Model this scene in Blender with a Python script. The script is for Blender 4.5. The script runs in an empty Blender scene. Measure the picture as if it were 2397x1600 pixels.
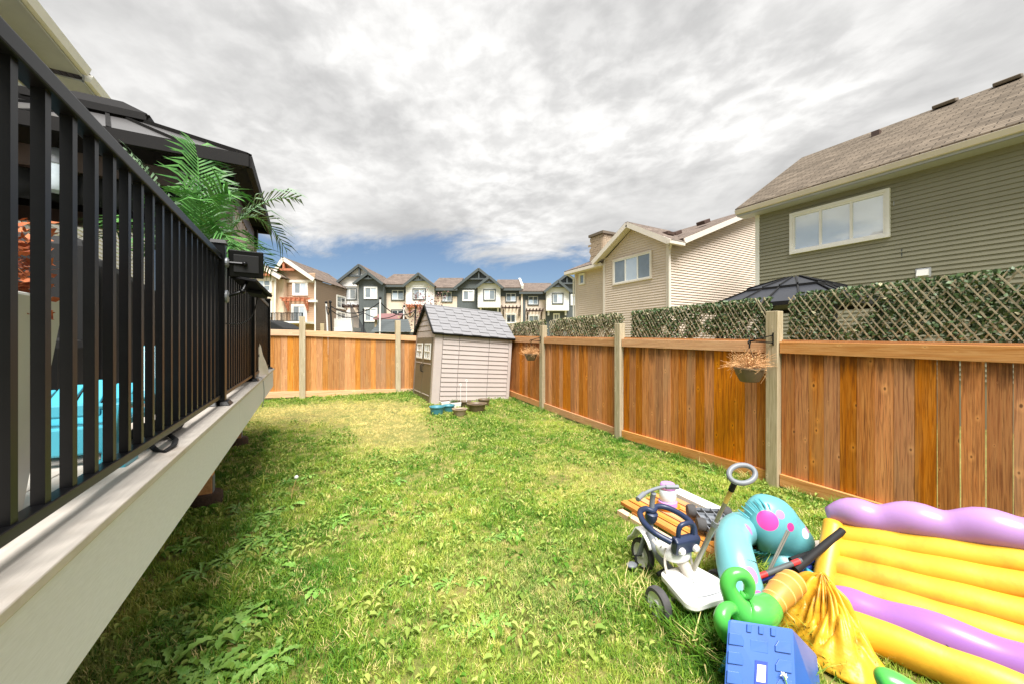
import bpy, bmesh, math, random
import numpy as np
from mathutils import Vector, Matrix, Quaternion
random.seed(7); RNG = np.random.default_rng(7)
SC = bpy.context.scene
COL = SC.collection

# ------------------------------------------------------------------ camera, sky, sun, exposure
TH = math.radians(29.0); S_, C_ = math.sin(TH), math.cos(TH)
CAMH = 1.8
cam = bpy.data.cameras.new('camera'); camo = bpy.data.objects.new('camera', cam); COL.objects.link(camo)
cam.sensor_width = 36.0; cam.lens = 880.0 / 2397.0 * 36.0
cam.clip_start = 0.05; cam.clip_end = 9000
camo.location = (0, 0, CAMH); camo.rotation_euler = (math.radians(90), 0, -TH)
SC.camera = camo

SUN_DIR = Vector((-0.12, -0.48, 0.92)).normalized()        # towards the sun
wd = bpy.data.worlds.new('World'); SC.world = wd; wd.use_nodes = True
def build_world():
    nt = wd.node_tree; N = nt.nodes; L = nt.links; N.clear()
    out = N.new('ShaderNodeOutputWorld'); bg = N.new('ShaderNodeBackground'); bg.inputs['Strength'].default_value = 0.062
    L.new(bg.outputs[0], out.inputs[0])
    sky = N.new('ShaderNodeTexSky'); sky.sky_type = 'NISHITA'; sky.sun_disc = False
    sky.sun_elevation = math.asin(SUN_DIR.z); sky.sun_rotation = math.atan2(SUN_DIR.x, SUN_DIR.y)
    sky.altitude = 600; sky.air_density = 1.0; sky.dust_density = 0.9; sky.ozone_density = 2.5
    tc = N.new('ShaderNodeTexCoord'); sep = N.new('ShaderNodeSeparateXYZ'); L.new(tc.outputs['Generated'], sep.inputs[0])
    def math_(op, a, b=None, clamp=False):
        n = N.new('ShaderNodeMath'); n.operation = op; n.use_clamp = clamp
        for i, v in enumerate((a, b)):
            if v is None: continue
            if isinstance(v, (int, float)): n.inputs[i].default_value = v
            else: L.new(v, n.inputs[i])
        return n.outputs[0]
    z = math_('MAXIMUM', sep.outputs[2], 0.0)
    zz = math_('ADD', z, 0.10)
    px, py = math_('DIVIDE', sep.outputs[0], zz), math_('DIVIDE', sep.outputs[1], zz)
    cmb = N.new('ShaderNodeCombineXYZ'); L.new(px, cmb.inputs[0]); L.new(py, cmb.inputs[1])
    def noise(scale, detail, rough, dist=0.0, off=(0, 0, 0), st=(1, 1, 1), rot=0.0):
        mp = N.new('ShaderNodeMapping'); mp.inputs['Location'].default_value = off; mp.inputs['Scale'].default_value = st
        mp.inputs['Rotation'].default_value = (0, 0, rot)
        L.new(cmb.outputs[0], mp.inputs[0])
        n = N.new('ShaderNodeTexNoise'); n.inputs['Scale'].default_value = scale; n.inputs['Detail'].default_value = detail
        n.inputs['Roughness'].default_value = rough; n.inputs['Distortion'].default_value = dist
        L.new(mp.outputs[0], n.inputs['Vector']); return n.outputs['Fac']
    def ramp(x, a, b, lo=0.0, hi=1.0):
        m = N.new('ShaderNodeMapRange'); m.interpolation_type = 'SMOOTHSTEP'
        L.new(x, m.inputs['Value'])
        for k, v in zip(('From Min', 'From Max', 'To Min', 'To Max'), (a, b, lo, hi)): m.inputs[k].default_value = v
        return m.outputs[0]
    big = noise(0.55, 3, 0.5, 0.3, (3.1, 1.7, 0))
    mid = noise(1.9, 7, 0.52, 0.35, (0.3, 8.2, 0), (1, 0.85, 1), 0.6)
    fine = noise(10.0, 5, 0.55, 0.2, (5.0, 2.0, 0), (1, 0.85, 1), 0.5)
    strk = noise(0.8, 7, 0.66, 0.6, (1.2, 7.1, 0), (1, 0.7, 1))
    # cloud deck thins out low over the horizon and leaves clear blue with streaks
    cov = math_('ADD', math_('SUBTRACT', z, 0.215), math_('MULTIPLY', math_('SUBTRACT', strk, 0.5), 0.34))
    mask = ramp(cov, -0.03, 0.05)
    shade = math_('ADD', math_('MULTIPLY', ramp(big, 0.32, 0.68), 0.42), math_('MULTIPLY', ramp(mid, 0.28, 0.72), 0.5))
    shade = math_('ADD', shade, math_('MULTIPLY', math_('SUBTRACT', ramp(fine, 0.3, 0.7), 0.5), math_('ADD', 0.08, math_('MULTIPLY', ramp(big, 0.38, 0.62), 0.32))))
    cr = N.new('ShaderNodeValToRGB'); L.new(shade, cr.inputs[0])
    e = cr.color_ramp.elements
    e[0].position = 0.05; e[0].color = (5.0, 4.97, 4.94, 1)
    e[1].position = 0.95; e[1].color = (9.8, 9.7, 9.5, 1)
    m_ = cr.color_ramp.elements.new(0.45); m_.color = (6.9, 6.84, 6.74, 1)
    mix = N.new('ShaderNodeMix'); mix.data_type = 'RGBA'
    L.new(mask, mix.inputs[0]); L.new(sky.outputs[0], mix.inputs[6]); L.new(cr.outputs[0], mix.inputs[7])
    L.new(mix.outputs[2], bg.inputs['Color'])
build_world()

sun = bpy.data.lights.new('sun', 'SUN'); suno = bpy.data.objects.new('sun', sun); COL.objects.link(suno)
sun.energy = 4.8; sun.angle = math.radians(30); sun.color = (1.0, 0.975, 0.94)
suno.rotation_euler = (-SUN_DIR).to_track_quat('-Z', 'Y').to_euler()
suno.location = (-20, -25, 40)

SC.view_settings.view_transform = 'Standard'; SC.view_settings.look = 'None'
SC.view_settings.exposure = 0.9; SC.view_settings.gamma = 1.0
SC.render.engine = 'CYCLES'
SC.cycles.max_bounces = 6; SC.cycles.transparent_max_bounces = 12

# ------------------------------------------------------------------ helpers
def lin(*c):
    return tuple(((v / 255.0 + 0.055) / 1.055) ** 2.4 if v > 10 else v / 255.0 / 12.92 for v in c)
def V(*a): return Vector(a)
def cw(lat, d, z=0.0):                       # camera-heading frame (metres to the right, metres ahead) -> world
    return Vector((d * S_ + lat * C_, d * C_ - lat * S_, z))
def at(u, v, d):                             # photograph point at a distance ahead, metres
    return cw((u - 1198.5) / 880.0 * d, d, CAMH - (v - 800.0) / 880.0 * d)
def ground_z(x, y):
    t = min(max((y - 4.5) / 6.5, 0), 1); t = t * t * (3 - 2 * t)
    return 0.05 * min(max(y / 2.0, 0), 1) + 0.31 * t

def wpos(o):
    p = Vector((0, 0, 0))
    while o is not None:
        p += o.location; o = o.parent
    return p

class Fr:
    """a wall frame: a along the wall, b up, c out of the wall"""
    def __init__(s, o, ux, n, up=(0, 0, 1)):
        s.o, s.u, s.n, s.up = Vector(o), Vector(ux).normalized(), Vector(n).normalized(), Vector(up).normalized()
    def __call__(s, a, b, c=0.0): return s.o + s.u * a + s.up * b + s.n * c

class MB:
    def __init__(s): s.v = []; s.f = []
    def add(s, vs, fs):
        k = len(s.v); s.v += [tuple(p) for p in vs]; s.f += [tuple(i + k for i in f) for f in fs]; return s
    BF = ((0, 1, 3, 2), (4, 6, 7, 5), (0, 4, 5, 1), (2, 3, 7, 6), (0, 2, 6, 4), (1, 5, 7, 3))
    def box(s, x0, x1, y0, y1, z0, z1):
        return s.add([(x, y, z) for x in (x0, x1) for y in (y0, y1) for z in (z0, z1)], s.BF)
    def fbox(s, fr, a0, a1, b0, b1, c0, c1):
        return s.add([fr(a, b, c) for a in (a0, a1) for b in (b0, b1) for c in (c0, c1)], s.BF)
    def obox(s, c, half, rot=None):
        c = Vector(c); R = rot or Matrix.Identity(3)
        return s.add([c + R @ Vector((x * half[0], y * half[1], z * half[2])) for x in (-1, 1) for y in (-1, 1) for z in (-1, 1)], s.BF)
    def bar(s, p, q, w, h, up=(0, 0, 1)):
        p, q = Vector(p), Vector(q); d = (q - p).normalized(); u = Vector(up)
        r = d.cross(u)
        if r.length < 1e-4: r = d.cross(Vector((1, 0, 0)))
        r.normalize(); u = r.cross(d).normalized()
        return s.add([e + r * x * w / 2 + u * y * h / 2 for e in (p, q) for x in (-1, 1) for y in (-1, 1)], s.BF)
    def prism(s, pts, vec):
        n = len(pts); vec = Vector(vec); pts = [Vector(p) for p in pts]
        return s.add(pts + [p + vec for p in pts], [tuple(range(n)), tuple(range(2 * n - 1, n - 1, -1))] + [(i, i + n, (i + 1) % n + n, (i + 1) % n) for i in range(n)])
    def fprism(s, fr, pts, c0, c1):
        return s.prism([fr(a, b, c0) for a, b in pts], fr.n * (c1 - c0))
    def tube(s, path, r, n=8, flat=1.0, fdir=None, closed=False):
        P = [Vector(p) for p in path]; m = len(P); rr = r if isinstance(r, (list, tuple)) else [r] * m
        ref = None; vs = []
        for i in range(m):
            if closed: t = P[(i + 1) % m] - P[i - 1]
            else: t = P[min(i + 1, m - 1)] - P[max(i - 1, 0)]
            t.normalize()
            if ref is None:
                ref = Vector(fdir) if fdir is not None else (Vector((0, 0, 1)) if abs(t.z) < 0.9 else Vector((1, 0, 0)))
            if fdir is not None: ref = Vector(fdir)
            a = (ref - t * ref.dot(t))
            if a.length < 1e-5: a = Vector((1, 0, 0)) - t * t.x
            a.normalize(); b = t.cross(a); ref = a
            for k in range(n):
                an = 2 * math.pi * k / n
                vs.append(P[i] + (a * math.cos(an) * flat + b * math.sin(an)) * rr[i])
        fs = [(i * n + k, i * n + (k + 1) % n, (i + 1) * n + (k + 1) % n, (i + 1) * n + k) for i in range(m - 1) for k in range(n)]
        if closed: fs += [((m - 1) * n + k, (m - 1) * n + (k + 1) % n, (k + 1) % n, k) for k in range(n)]
        else: fs += [tuple(range(n - 1, -1, -1)), tuple((m - 1) * n + k for k in range(n))]
        return s.add(vs, fs)
    def lathe(s, prof, c=(0, 0, 0), n=20, axis=None, close=True):
        c = Vector(c); R = Matrix.Identity(3) if axis is None else Vector((0, 0, 1)).rotation_difference(Vector(axis)).to_matrix()
        vs = [c + R @ Vector((r * math.cos(2 * math.pi * k / n), r * math.sin(2 * math.pi * k / n), z)) for r, z in prof for k in range(n)]
        m = len(prof)
        fs = [(i * n + k, i * n + (k + 1) % n, (i + 1) * n + (k + 1) % n, (i + 1) * n + k) for i in range(m - 1) for k in range(n)]
        if close: fs += [tuple(range(n - 1, -1, -1)), tuple((m - 1) * n + k for k in range(n))]
        return s.add(vs, fs)
    def ball(s, c, r, n=14, m=9, sc=(1, 1, 1)):
        prof = [(max(1e-4, math.sin(math.pi * i / m)) * r, -math.cos(math.pi * i / m) * r) for i in range(m + 1)]
        k = len(s.v); s.lathe(prof, (0, 0, 0), n, close=False)
        for i in range(k, len(s.v)):
            p = s.v[i]; s.v[i] = (p[0] * sc[0] + c[0], p[1] * sc[1] + c[1], p[2] * sc[2] + c[2])
        return s
    def mesh(s, name, fix=True, smooth=False, angle=40, origin=None):
        me = bpy.data.meshes.new(name)
        o = origin or Vector((0, 0, 0))
        me.from_pydata([(p[0] - o[0], p[1] - o[1], p[2] - o[2]) for p in s.v], [], s.f)
        if fix:
            b = bmesh.new(); b.from_mesh(me); bmesh.ops.recalc_face_normals(b, faces=b.faces); b.to_mesh(me); b.free()
        if smooth:
            me.shade_smooth() if hasattr(me, 'shade_smooth') else None
            if angle < 180: me.set_sharp_from_angle(angle=math.radians(angle))
        return me
    def build(s, name, m, parent=None, smooth=False, angle=40, bevel=0.0, fix=True, subsurf=0):
        org = wpos(parent) if parent else Vector((0, 0, 0))
        me = s.mesh(name, fix, smooth, angle, org); me.materials.append(m)
        o = bpy.data.objects.new(name, me); COL.objects.link(o)
        if parent: o.parent = parent
        if bevel:
            b = o.modifiers.new('bevel', 'BEVEL'); b.width = bevel; b.segments = 2; b.limit_method = 'ANGLE'; b.angle_limit = math.radians(50)
        if subsurf:
            b = o.modifiers.new('subdivision', 'SUBSURF'); b.levels = subsurf; b.render_levels = subsurf
        return o

def tag(o, label, cat, group=None):
    o['label'] = label; o['category'] = cat
    if group: o['group'] = group
    return o
def thing(name, label, cat, loc=(0, 0, 0), group=None):
    o = bpy.data.objects.new(name, None); o.empty_display_size = 0.1; COL.objects.link(o); o.location = loc
    return tag(o, label, cat, group)
def inst(name, me, parent, loc=(0, 0, 0), rot=(0, 0, 0), scale=(1, 1, 1)):
    o = bpy.data.objects.new(name, me); COL.objects.link(o)
    o.parent = parent; o.location = Vector(loc) - (wpos(parent) if parent else Vector((0, 0, 0)))
    o.rotation_euler = rot; o.scale = scale
    return o

# ------------------------------------------------------------------ materials
MATS = {}
def mat(name, col, rough=0.6, var=0.12, scale=6.0, bump=0.0, bscale=60.0, metal=0.0, st=(1, 1, 1), rand=0.0, spec=0.5,
        alpha=1.0, col2=None, coat=0.0, trans=0.0, dirt=None, sss=0.0, detail=4.0):
    m = bpy.data.materials.new(name); m.use_nodes = True; nt = m.node_tree; N, L = nt.nodes, nt.links
    P = N['Principled BSDF']; P.inputs['Roughness'].default_value = rough; P.inputs['Metallic'].default_value = metal
    P.inputs['Specular IOR Level'].default_value = spec; P.inputs['Alpha'].default_value = alpha
    P.inputs['Coat Weight'].default_value = coat; P.inputs['Transmission Weight'].default_value = trans
    tc = N.new('ShaderNodeTexCoord'); mp = N.new('ShaderNodeMapping'); mp.inputs['Scale'].default_value = st
    vec = tc.outputs['Object']
    oi = N.new('ShaderNodeObjectInfo')
    if rand:
        ad = N.new('ShaderNodeVectorMath'); ad.operation = 'ADD'; mu = N.new('ShaderNodeMath'); mu.operation = 'MULTIPLY'; mu.inputs[1].default_value = 37.0
        L.new(oi.outputs['Random'], mu.inputs[0]); L.new(vec, ad.inputs[0]); L.new(mu.outputs[0], ad.inputs[1]); vec = ad.outputs[0]
    L.new(vec, mp.inputs[0])
    n = N.new('ShaderNodeTexNoise'); n.inputs['Scale'].default_value = scale; n.inputs['Detail'].default_value = detail; n.inputs['Roughness'].default_value = 0.6
    L.new(mp.outputs[0], n.inputs['Vector'])
    mr = N.new('ShaderNodeMapRange'); L.new(n.outputs['Fac'], mr.inputs['Value'])
    mr.inputs['From Min'].default_value = 0.3; mr.inputs['From Max'].default_value = 0.7
    mx = N.new('ShaderNodeMix'); mx.data_type = 'RGBA'; L.new(mr.outputs[0], mx.inputs[0])
    a = col; b = col2 or tuple(min(1, c * (1 + var)) for c in col)
    if col2 is None: a = tuple(c * (1 - var) for c in col)
    mx.inputs[6].default_value = (*a, 1); mx.inputs[7].default_value = (*b, 1)
    cout = mx.outputs[2]
    if dirt:
        dc, ds, lo, hi = dirt
        n2 = N.new('ShaderNodeTexNoise'); n2.inputs['Scale'].default_value = ds; n2.inputs['Detail'].default_value = 6; n2.inputs['Roughness'].default_value = 0.65
        L.new(vec, n2.inputs['Vector'])
        m2 = N.new('ShaderNodeMapRange'); m2.inputs['From Min'].default_value = lo; m2.inputs['From Max'].default_value = hi; L.new(n2.outputs['Fac'], m2.inputs['Value'])
        x2 = N.new('ShaderNodeMix'); x2.data_type = 'RGBA'; L.new(m2.outputs[0], x2.inputs[0]); L.new(cout, x2.inputs[6]); x2.inputs[7].default_value = (*dc, 1)
        cout = x2.outputs[2]
    if rand:
        hs = N.new('ShaderNodeHueSaturation'); mr2 = N.new('ShaderNodeMapRange'); L.new(oi.outputs['Random'], mr2.inputs['Value'])
        mr2.inputs['To Min'].default_value = 1 - rand; mr2.inputs['To Max'].default_value = 1 + rand
        L.new(mr2.outputs[0], hs.inputs['Value']); L.new(cout, hs.inputs['Color']); cout = hs.outputs[0]
    L.new(cout, P.inputs['Base Color'])
    if bump:
        n3 = N.new('ShaderNodeTexNoise'); n3.inputs['Scale'].default_value = bscale; n3.inputs['Detail'].default_value = 3; L.new(mp.outputs[0], n3.inputs['Vector'])
        bp = N.new('ShaderNodeBump'); bp.inputs['Strength'].default_value = bump; bp.inputs['Distance'].default_value = 0.01
        L.new(n3.outputs['Fac'], bp.inputs['Height']); L.new(bp.outputs[0], P.inputs['Normal'])
    MATS[name] = m
    return m

def wood(name, c1, c2, c3, rough=0.7, axis=2, knots=True, grey=None, stain=None, rand=0.22):
    """long grain along one object axis, streaks, knots, per-piece tone"""
    m = bpy.data.materials.new(name); m.use_nodes = True; nt = m.node_tree; N, L = nt.nodes, nt.links
    P = N['Principled BSDF']; P.inputs['Roughness'].default_value = rough; P.inputs['Specular IOR Level'].default_value = 0.3
    tc = N.new('ShaderNodeTexCoord'); oi = N.new('ShaderNodeObjectInfo')
    mu = N.new('ShaderNodeMath'); mu.operation = 'MULTIPLY'; mu.inputs[1].default_value = 91.0; L.new(oi.outputs['Random'], mu.inputs[0])
    ad = N.new('ShaderNodeVectorMath'); ad.operation = 'ADD'; L.new(tc.outputs['Object'], ad.inputs[0]); L.new(mu.outputs[0], ad.inputs[1])
    def mapped(k):
        mp = N.new('ShaderNodeMapping'); s = [1.0, 1.0, 1.0]; s[axis] = k; mp.inputs['Scale'].default_value = s; L.new(ad.outputs[0], mp.inputs[0]); return mp.outputs[0]
    def noise(vec, sc, de=5, dist=0.0):
        n = N.new('ShaderNodeTexNoise'); n.inputs['Scale'].default_value = sc; n.inputs['Detail'].default_value = de; n.inputs['Roughness'].default_value = 0.6
        n.inputs['Distortion'].default_value = dist; L.new(vec, n.inputs['Vector']); return n.outputs['Fac']
    def rng(x, a, b, lo=0, hi=1):
        r = N.new('ShaderNodeMapRange'); L.new(x, r.inputs['Value'])
        for k, v in zip(('From Min', 'From Max', 'To Min', 'To Max'), (a, b, lo, hi)): r.inputs[k].default_value = v
        return r.outputs[0]
    def mix(f, a, b):
        x = N.new('ShaderNodeMix'); x.data_type = 'RGBA'
        if isinstance(f, float): x.inputs[0].default_value = f
        else: L.new(f, x.inputs[0])
        for i, c in ((6, a), (7, b)):
            if isinstance(c, tuple): x.inputs[i].default_value = (*c, 1)
            else: L.new(c, x.inputs[i])
        return x.outputs[2]
    g = noise(mapped(0.03), 80, 6, 1.0)
    w = noise(mapped(0.06), 16, 5, 2.0)
    base = mix(rng(w, 0.3, 0.7), c1, c2)
    base = mix(rng(g, 0.46, 0.70, 0, 0.85), base, c3)
    w2 = noise(mapped(0.05), 7, 3, 1.0); base = mix(rng(w2, 0.58, 0.72, 0, 0.4), base, c3)
    if grey:
        gn = noise(mapped(0.12), 2.6, 3)
        base = mix(rng(gn, 0.56, 0.74, 0, 0.75), base, grey)
    if knots:
        vo = N.new('ShaderNodeTexVoronoi'); vo.voronoi_dimensions = '2D'; vo.inputs['Scale'].default_value = 5.2; vo.inputs['Randomness'].default_value = 1.0
        kx = N.new('ShaderNodeSeparateXYZ'); L.new(ad.outputs[0], kx.inputs[0]); ka = N.new('ShaderNodeMath'); ka.operation = 'ADD'
        o2 = [i for i in range(3) if i != axis]; L.new(kx.outputs[o2[0]], ka.inputs[0]); L.new(kx.outputs[o2[1]], ka.inputs[1])
        kc = N.new('ShaderNodeCombineXYZ'); L.new(ka.outputs[0], kc.inputs[0]); km = N.new('ShaderNodeMath'); km.operation = 'MULTIPLY'; km.inputs[1].default_value = 0.55
        L.new(kx.outputs[axis], km.inputs[0]); L.new(km.outputs[0], kc.inputs[1]); L.new(kc.outputs[0], vo.inputs['Vector'])
        ks = N.new('ShaderNodeSeparateColor'); L.new(vo.outputs['Color'], ks.inputs[0]); kn = N.new('ShaderNodeMath'); kn.operation = 'DIVIDE'; L.new(vo.outputs['Distance'], kn.inputs[0]); L.new(rng(ks.outputs[0], 0.25, 1.0, 0.05, 1.25), kn.inputs[1])
        kz = N.new('ShaderNodeMath'); kz.operation = 'ADD'; L.new(kn.outputs[0], kz.inputs[0]); L.new(rng(w, 0.2, 0.8, -0.03, 0.03), kz.inputs[1]); kd = kz.outputs[0]
        base = mix(rng(kd, 0.16, 0.05, 0, 0.4), base, tuple(min(1, c * 1.55) for c in c2))
        base = mix(rng(kd, 0.05, 0.02, 0, 0.8), base, tuple(c * 0.4 for c in c3))
    if stain:                                   # dark water run-down below the top rail, follows the boards' own tops
        sx = N.new('ShaderNodeSeparateXYZ'); L.new(tc.outputs['Object'], sx.inputs[0])
        sn = noise(mapped(0.10), 16, 3)
        h = N.new('ShaderNodeMath'); h.operation = 'ADD'; L.new(sx.outputs[2], h.inputs[0]); mm = rng(sn, 0.35, 0.75, -0.28, 0.28); L.new(mm, h.inputs[1])
        base = mix(rng(h.outputs[0], stain - 0.02, stain + 0.2, 0, 0.62), base, tuple(c * 0.42 for c in c3))
    hs = N.new('ShaderNodeHueSaturation'); L.new(base, hs.inputs['Color'])
    L.new(rng(oi.outputs['Random'], 0, 1, 1 - rand, 1 + rand), hs.inputs['Value'])
    m7 = N.new('ShaderNodeMath'); m7.operation = 'FRACT'; m8 = N.new('ShaderNodeMath'); m8.operation = 'MULTIPLY'; m8.inputs[1].default_value = 7.31
    L.new(oi.outputs['Random'], m8.inputs[0]); L.new(m8.outputs[0], m7.inputs[0])
    L.new(rng(m7.outputs[0], 0, 1, 0.88, 1.14), hs.inputs['Saturation'])
    L.new(hs.outputs[0], P.inputs['Base Color'])
    bp = N.new('ShaderNodeBump'); bp.inputs['Strength'].default_value = 0.35; bp.inputs['Distance'].default_value = 0.004
    L.new(g, bp.inputs['Height']); L.new(bp.outputs[0], P.inputs['Normal'])
    return m

def shingle_mat(name, c1, c2, fr_rot=(0, 0, 0), sc=1.0):
    m = bpy.data.materials.new(name); m.use_nodes = True; nt = m.node_tree; N, L = nt.nodes, nt.links
    P = N['Principled BSDF']; P.inputs['Roughness'].default_value = 0.9; P.inputs['Specular IOR Level'].default_value = 0.2
    uv = N.new('ShaderNodeUVMap'); uv.uv_map = 'roofmap'
    br = N.new('ShaderNodeTexBrick'); L.new(uv.outputs[0], br.inputs['Vector'])
    br.inputs['Scale'].default_value = sc; br.inputs['Brick Width'].default_value = 0.32; br.inputs['Row Height'].default_value = 0.14
    br.inputs['Mortar Size'].default_value = 0.012; br.inputs['Mortar Smooth'].default_value = 0.4; br.inputs['Bias'].default_value = 0.0
    br.inputs['Color1'].default_value = (*c1, 1); br.inputs['Color2'].default_value = (*c2, 1); br.inputs['Mortar'].default_value = (*[c * 0.45 for c in c1], 1)
    n = N.new('ShaderNodeTexNoise'); n.inputs['Scale'].default_value = 1.3; n.inputs['Detail'].default_value = 8; L.new(uv.outputs[0], n.inputs['Vector'])
    hs = N.new('ShaderNodeHueSaturation'); r = N.new('ShaderNodeMapRange'); r.inputs['From Min'].default_value = 0.3; r.inputs['From Max'].default_value = 0.7
    r.inputs['To Min'].default_value = 0.78; r.inputs['To Max'].default_value = 1.2; L.new(n.outputs['Fac'], r.inputs['Value']); L.new(r.outputs[0], hs.inputs['Value'])
    L.new(br.outputs['Color'], hs.inputs['Color']); L.new(hs.outputs[0], P.inputs['Base Color'])
    bp = N.new('ShaderNodeBump'); bp.inputs['Strength'].default_value = 0.6; bp.inputs['Distance'].default_value = 0.01; bp.invert = True
    L.new(br.outputs['Fac'], bp.inputs['Height']); L.new(bp.outputs[0], P.inputs['Normal'])
    return m
def roof_uv(o, along, upv):
    """metric coordinates along the eave and up the slope"""
    me = o.data; l = me.uv_layers.new(name='roofmap'); A, B = Vector(along), Vector(upv)
    for lp in me.loops:
        p = me.vertices[lp.vertex_index].co; l.data[lp.index].uv = (p.dot(A), p.dot(B))
    return o

def spots_mat(name, base, spots, rough=0.35):
    """printed round spots on vinyl: (centre in the mesh's own space, radius, colour)"""
    m = mat(name, base, rough=rough, var=0.08, scale=5, dirt=(tuple(c * 0.75 for c in base), 7, 0.6, 0.85))
    nt = m.node_tree; N, L = nt.nodes, nt.links; P = N['Principled BSDF']
    src = P.inputs['Base Color'].links[0].from_socket; tc = N.new('ShaderNodeTexCoord')
    for c, r, colr in spots:
        vm = N.new('ShaderNodeVectorMath'); vm.operation = 'DISTANCE'; L.new(tc.outputs['Object'], vm.inputs[0]); vm.inputs[1].default_value = c
        mr = N.new('ShaderNodeMapRange'); mr.inputs['From Min'].default_value = r; mr.inputs['From Max'].default_value = r * 0.96; L.new(vm.outputs['Value'], mr.inputs['Value'])
        x = N.new('ShaderNodeMix'); x.data_type = 'RGBA'; L.new(mr.outputs[0], x.inputs[0]); L.new(src, x.inputs[6]); x.inputs[7].default_value = (*colr, 1); src = x.outputs[2]
    L.new(src, P.inputs['Base Color'])
    return m

M_FENCE = wood('cedar_board', lin(200, 120, 54), lin(216, 146, 78), lin(112, 56, 20), grey=lin(178, 138, 96), stain=0.52)
M_FENCEB = wood('cedar_board_rear', lin(188, 128, 74), lin(204, 148, 92), lin(150, 94, 48), grey=lin(176, 146, 110))
M_RAIL = wood('cedar_rail', lin(208, 150, 98), lin(222, 172, 122), lin(176, 116, 68), axis=1, rand=0.1)
M_RAILX = wood('cedar_rail_rear', lin(214, 172, 134), lin(228, 192, 158), lin(188, 142, 104), axis=0, rand=0.08)
M_POST = wood('treated_post', lin(176, 160, 128), lin(198, 184, 154), lin(142, 126, 92), rand=0.08)
M_SLATW = wood('pallet_slat', lin(202, 142, 88), lin(220, 166, 112), lin(166, 104, 56), axis=1, rand=0.12)
M_WHITEW = mat('white_paint', lin(236, 234, 230), 0.5, 0.04, 4)
M_TRIMW = mat('white_trim', lin(238, 236, 230), 0.5, 0.04, 3)
M_CREAM = mat('cream_trim', lin(226, 216, 204), 0.5, 0.05, 3)
M_TAUPE = mat('taupe_gutter', lin(180, 183, 190), 0.45, 0.05, 3)
M_GREEN = mat('sage_siding', lin(145, 142, 121), 0.55, 0.05, 2.0, bump=0.06, bscale=30, st=(1, 0.1, 1))
M_BEIGE = mat('beige_siding', lin(218, 202, 186), 0.55, 0.04, 2.0)
M_GREYSID = mat('pale_grey_siding', lin(188, 190, 182), 0.55, 0.04, 2.0)
M_TAN = mat('tan_siding', lin(176, 146, 118), 0.6, 0.06, 3, st=(1, 1, 6))
M_TANL = mat('light_tan_siding', lin(214, 194, 168), 0.6, 0.05, 3, st=(6, 6, 1))
M_TANS = mat('shake_siding', lin(142, 122, 104), 0.7, 0.14, 9, st=(1, 1, 3))
M_DGREY = mat('slate_grey_siding', lin(88, 94, 94), 0.6, 0.06, 3, st=(8, 8, 1))
M_DTRIM = mat('charcoal_trim', lin(78, 84, 84), 0.5, 0.05, 3)
M_WSID = mat('white_siding', lin(232, 230, 226), 0.6, 0.03, 3)
M_BSID = mat('sand_siding', lin(222, 204, 184), 0.6, 0.04, 3)
M_RED = mat('red_cedar_trim', lin(186, 116, 84), 0.6, 0.1, 5)
M_ROOFG = shingle_mat('brown_shingle', lin(92, 82, 70), lin(120, 108, 94))
M_ROOFD = shingle_mat('dark_brown_shingle', lin(104, 92, 84), lin(126, 112, 102))
M_PANE = mat('bright_pane', lin(222, 228, 232), 0.03, 0.05, 1.5, spec=0.8, metal=0.3, coat=0.5)  # pale base colour stands in for reflected sky and the curtains behind
M_PANEG = mat('grey_pane', lin(146, 152, 154), 0.04, 0.15, 2.0, spec=1.0, metal=0.2, coat=0.5)
M_PANED = mat('dark_pane', lin(44, 48, 50), 0.04, 0.2, 2.0, spec=1.0, coat=1.0)
M_BLACK = mat('black_powder_coat', lin(9, 9, 10), 0.36, 0.15, 20, spec=0.22)
M_BLACKM = mat('black_matte', lin(14, 14, 15), 0.75, 0.2, 8)
M_FABRIC = mat('charcoal_fabric', lin(28, 28, 29), 0.9, 0.2, 14, bump=0.2, bscale=200)
M_DECK = mat('composite_deck', lin(190, 182, 172), 0.6, 0.09, 14, bump=0.12, bscale=70, st=(6, 0.5, 1), dirt=(lin(150, 128, 102), 2.5, 0.52, 0.8))
M_FASC = mat('composite_fascia', lin(216, 218, 224), 0.6, 0.06, 24, bump=0.06, bscale=90, st=(1, 1, 8))
M_STONE = mat('chimney_stone', lin(176, 156, 132), 0.85, 0.25, 14, bump=0.5, bscale=20)
M_SHED = mat('taupe_resin', lin(186, 174, 168), 0.5, 0.04, 4, bump=0.08, bscale=60)
M_SHEDD = mat('olive_resin_door', lin(104, 94, 72), 0.5, 0.06, 6, bump=0.08, bscale=60)
M_SHEDR = mat('grey_resin_roof', lin(130, 129, 131), 0.55, 0.08, 10, bump=0.15, bscale=80)
M_GAZ = mat('bronze_metal', lin(24, 22, 22), 0.65, 0.1, 5, spec=.2)
M_GAZR = mat('grey_roof_panel', lin(120, 118, 118), 0.3, 0.06, 3, metal=0.55)
M_GAZB = mat('brown_beam', lin(78, 60, 52), 0.45, 0.1, 6)
M_CURT = mat('beige_curtain', lin(214, 198, 188), 0.9, 0.1, 10, st=(4, 4, 0.5))
M_LEAF = mat('ivy_leaf', lin(34, 56, 26), 0.55, 0.4, 25, col2=lin(84, 108, 54))
M_IVYD = mat('ivy_leaf_dry', lin(120, 112, 82), 0.7, 0.3, 25, col2=lin(196, 188, 150))
M_WILLOW = mat('willow_slat', lin(172, 160, 134), 0.8, 0.25, 30, rand=0.25)
M_PALM = mat('palm_leaf', lin(52, 112, 48), 0.45, 0.3, 9, col2=lin(110, 164, 84))
M_PALMD = mat('palm_leaf_dusty', lin(84, 116, 82), 0.55, 0.25, 9, col2=lin(140, 164, 132))
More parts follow.
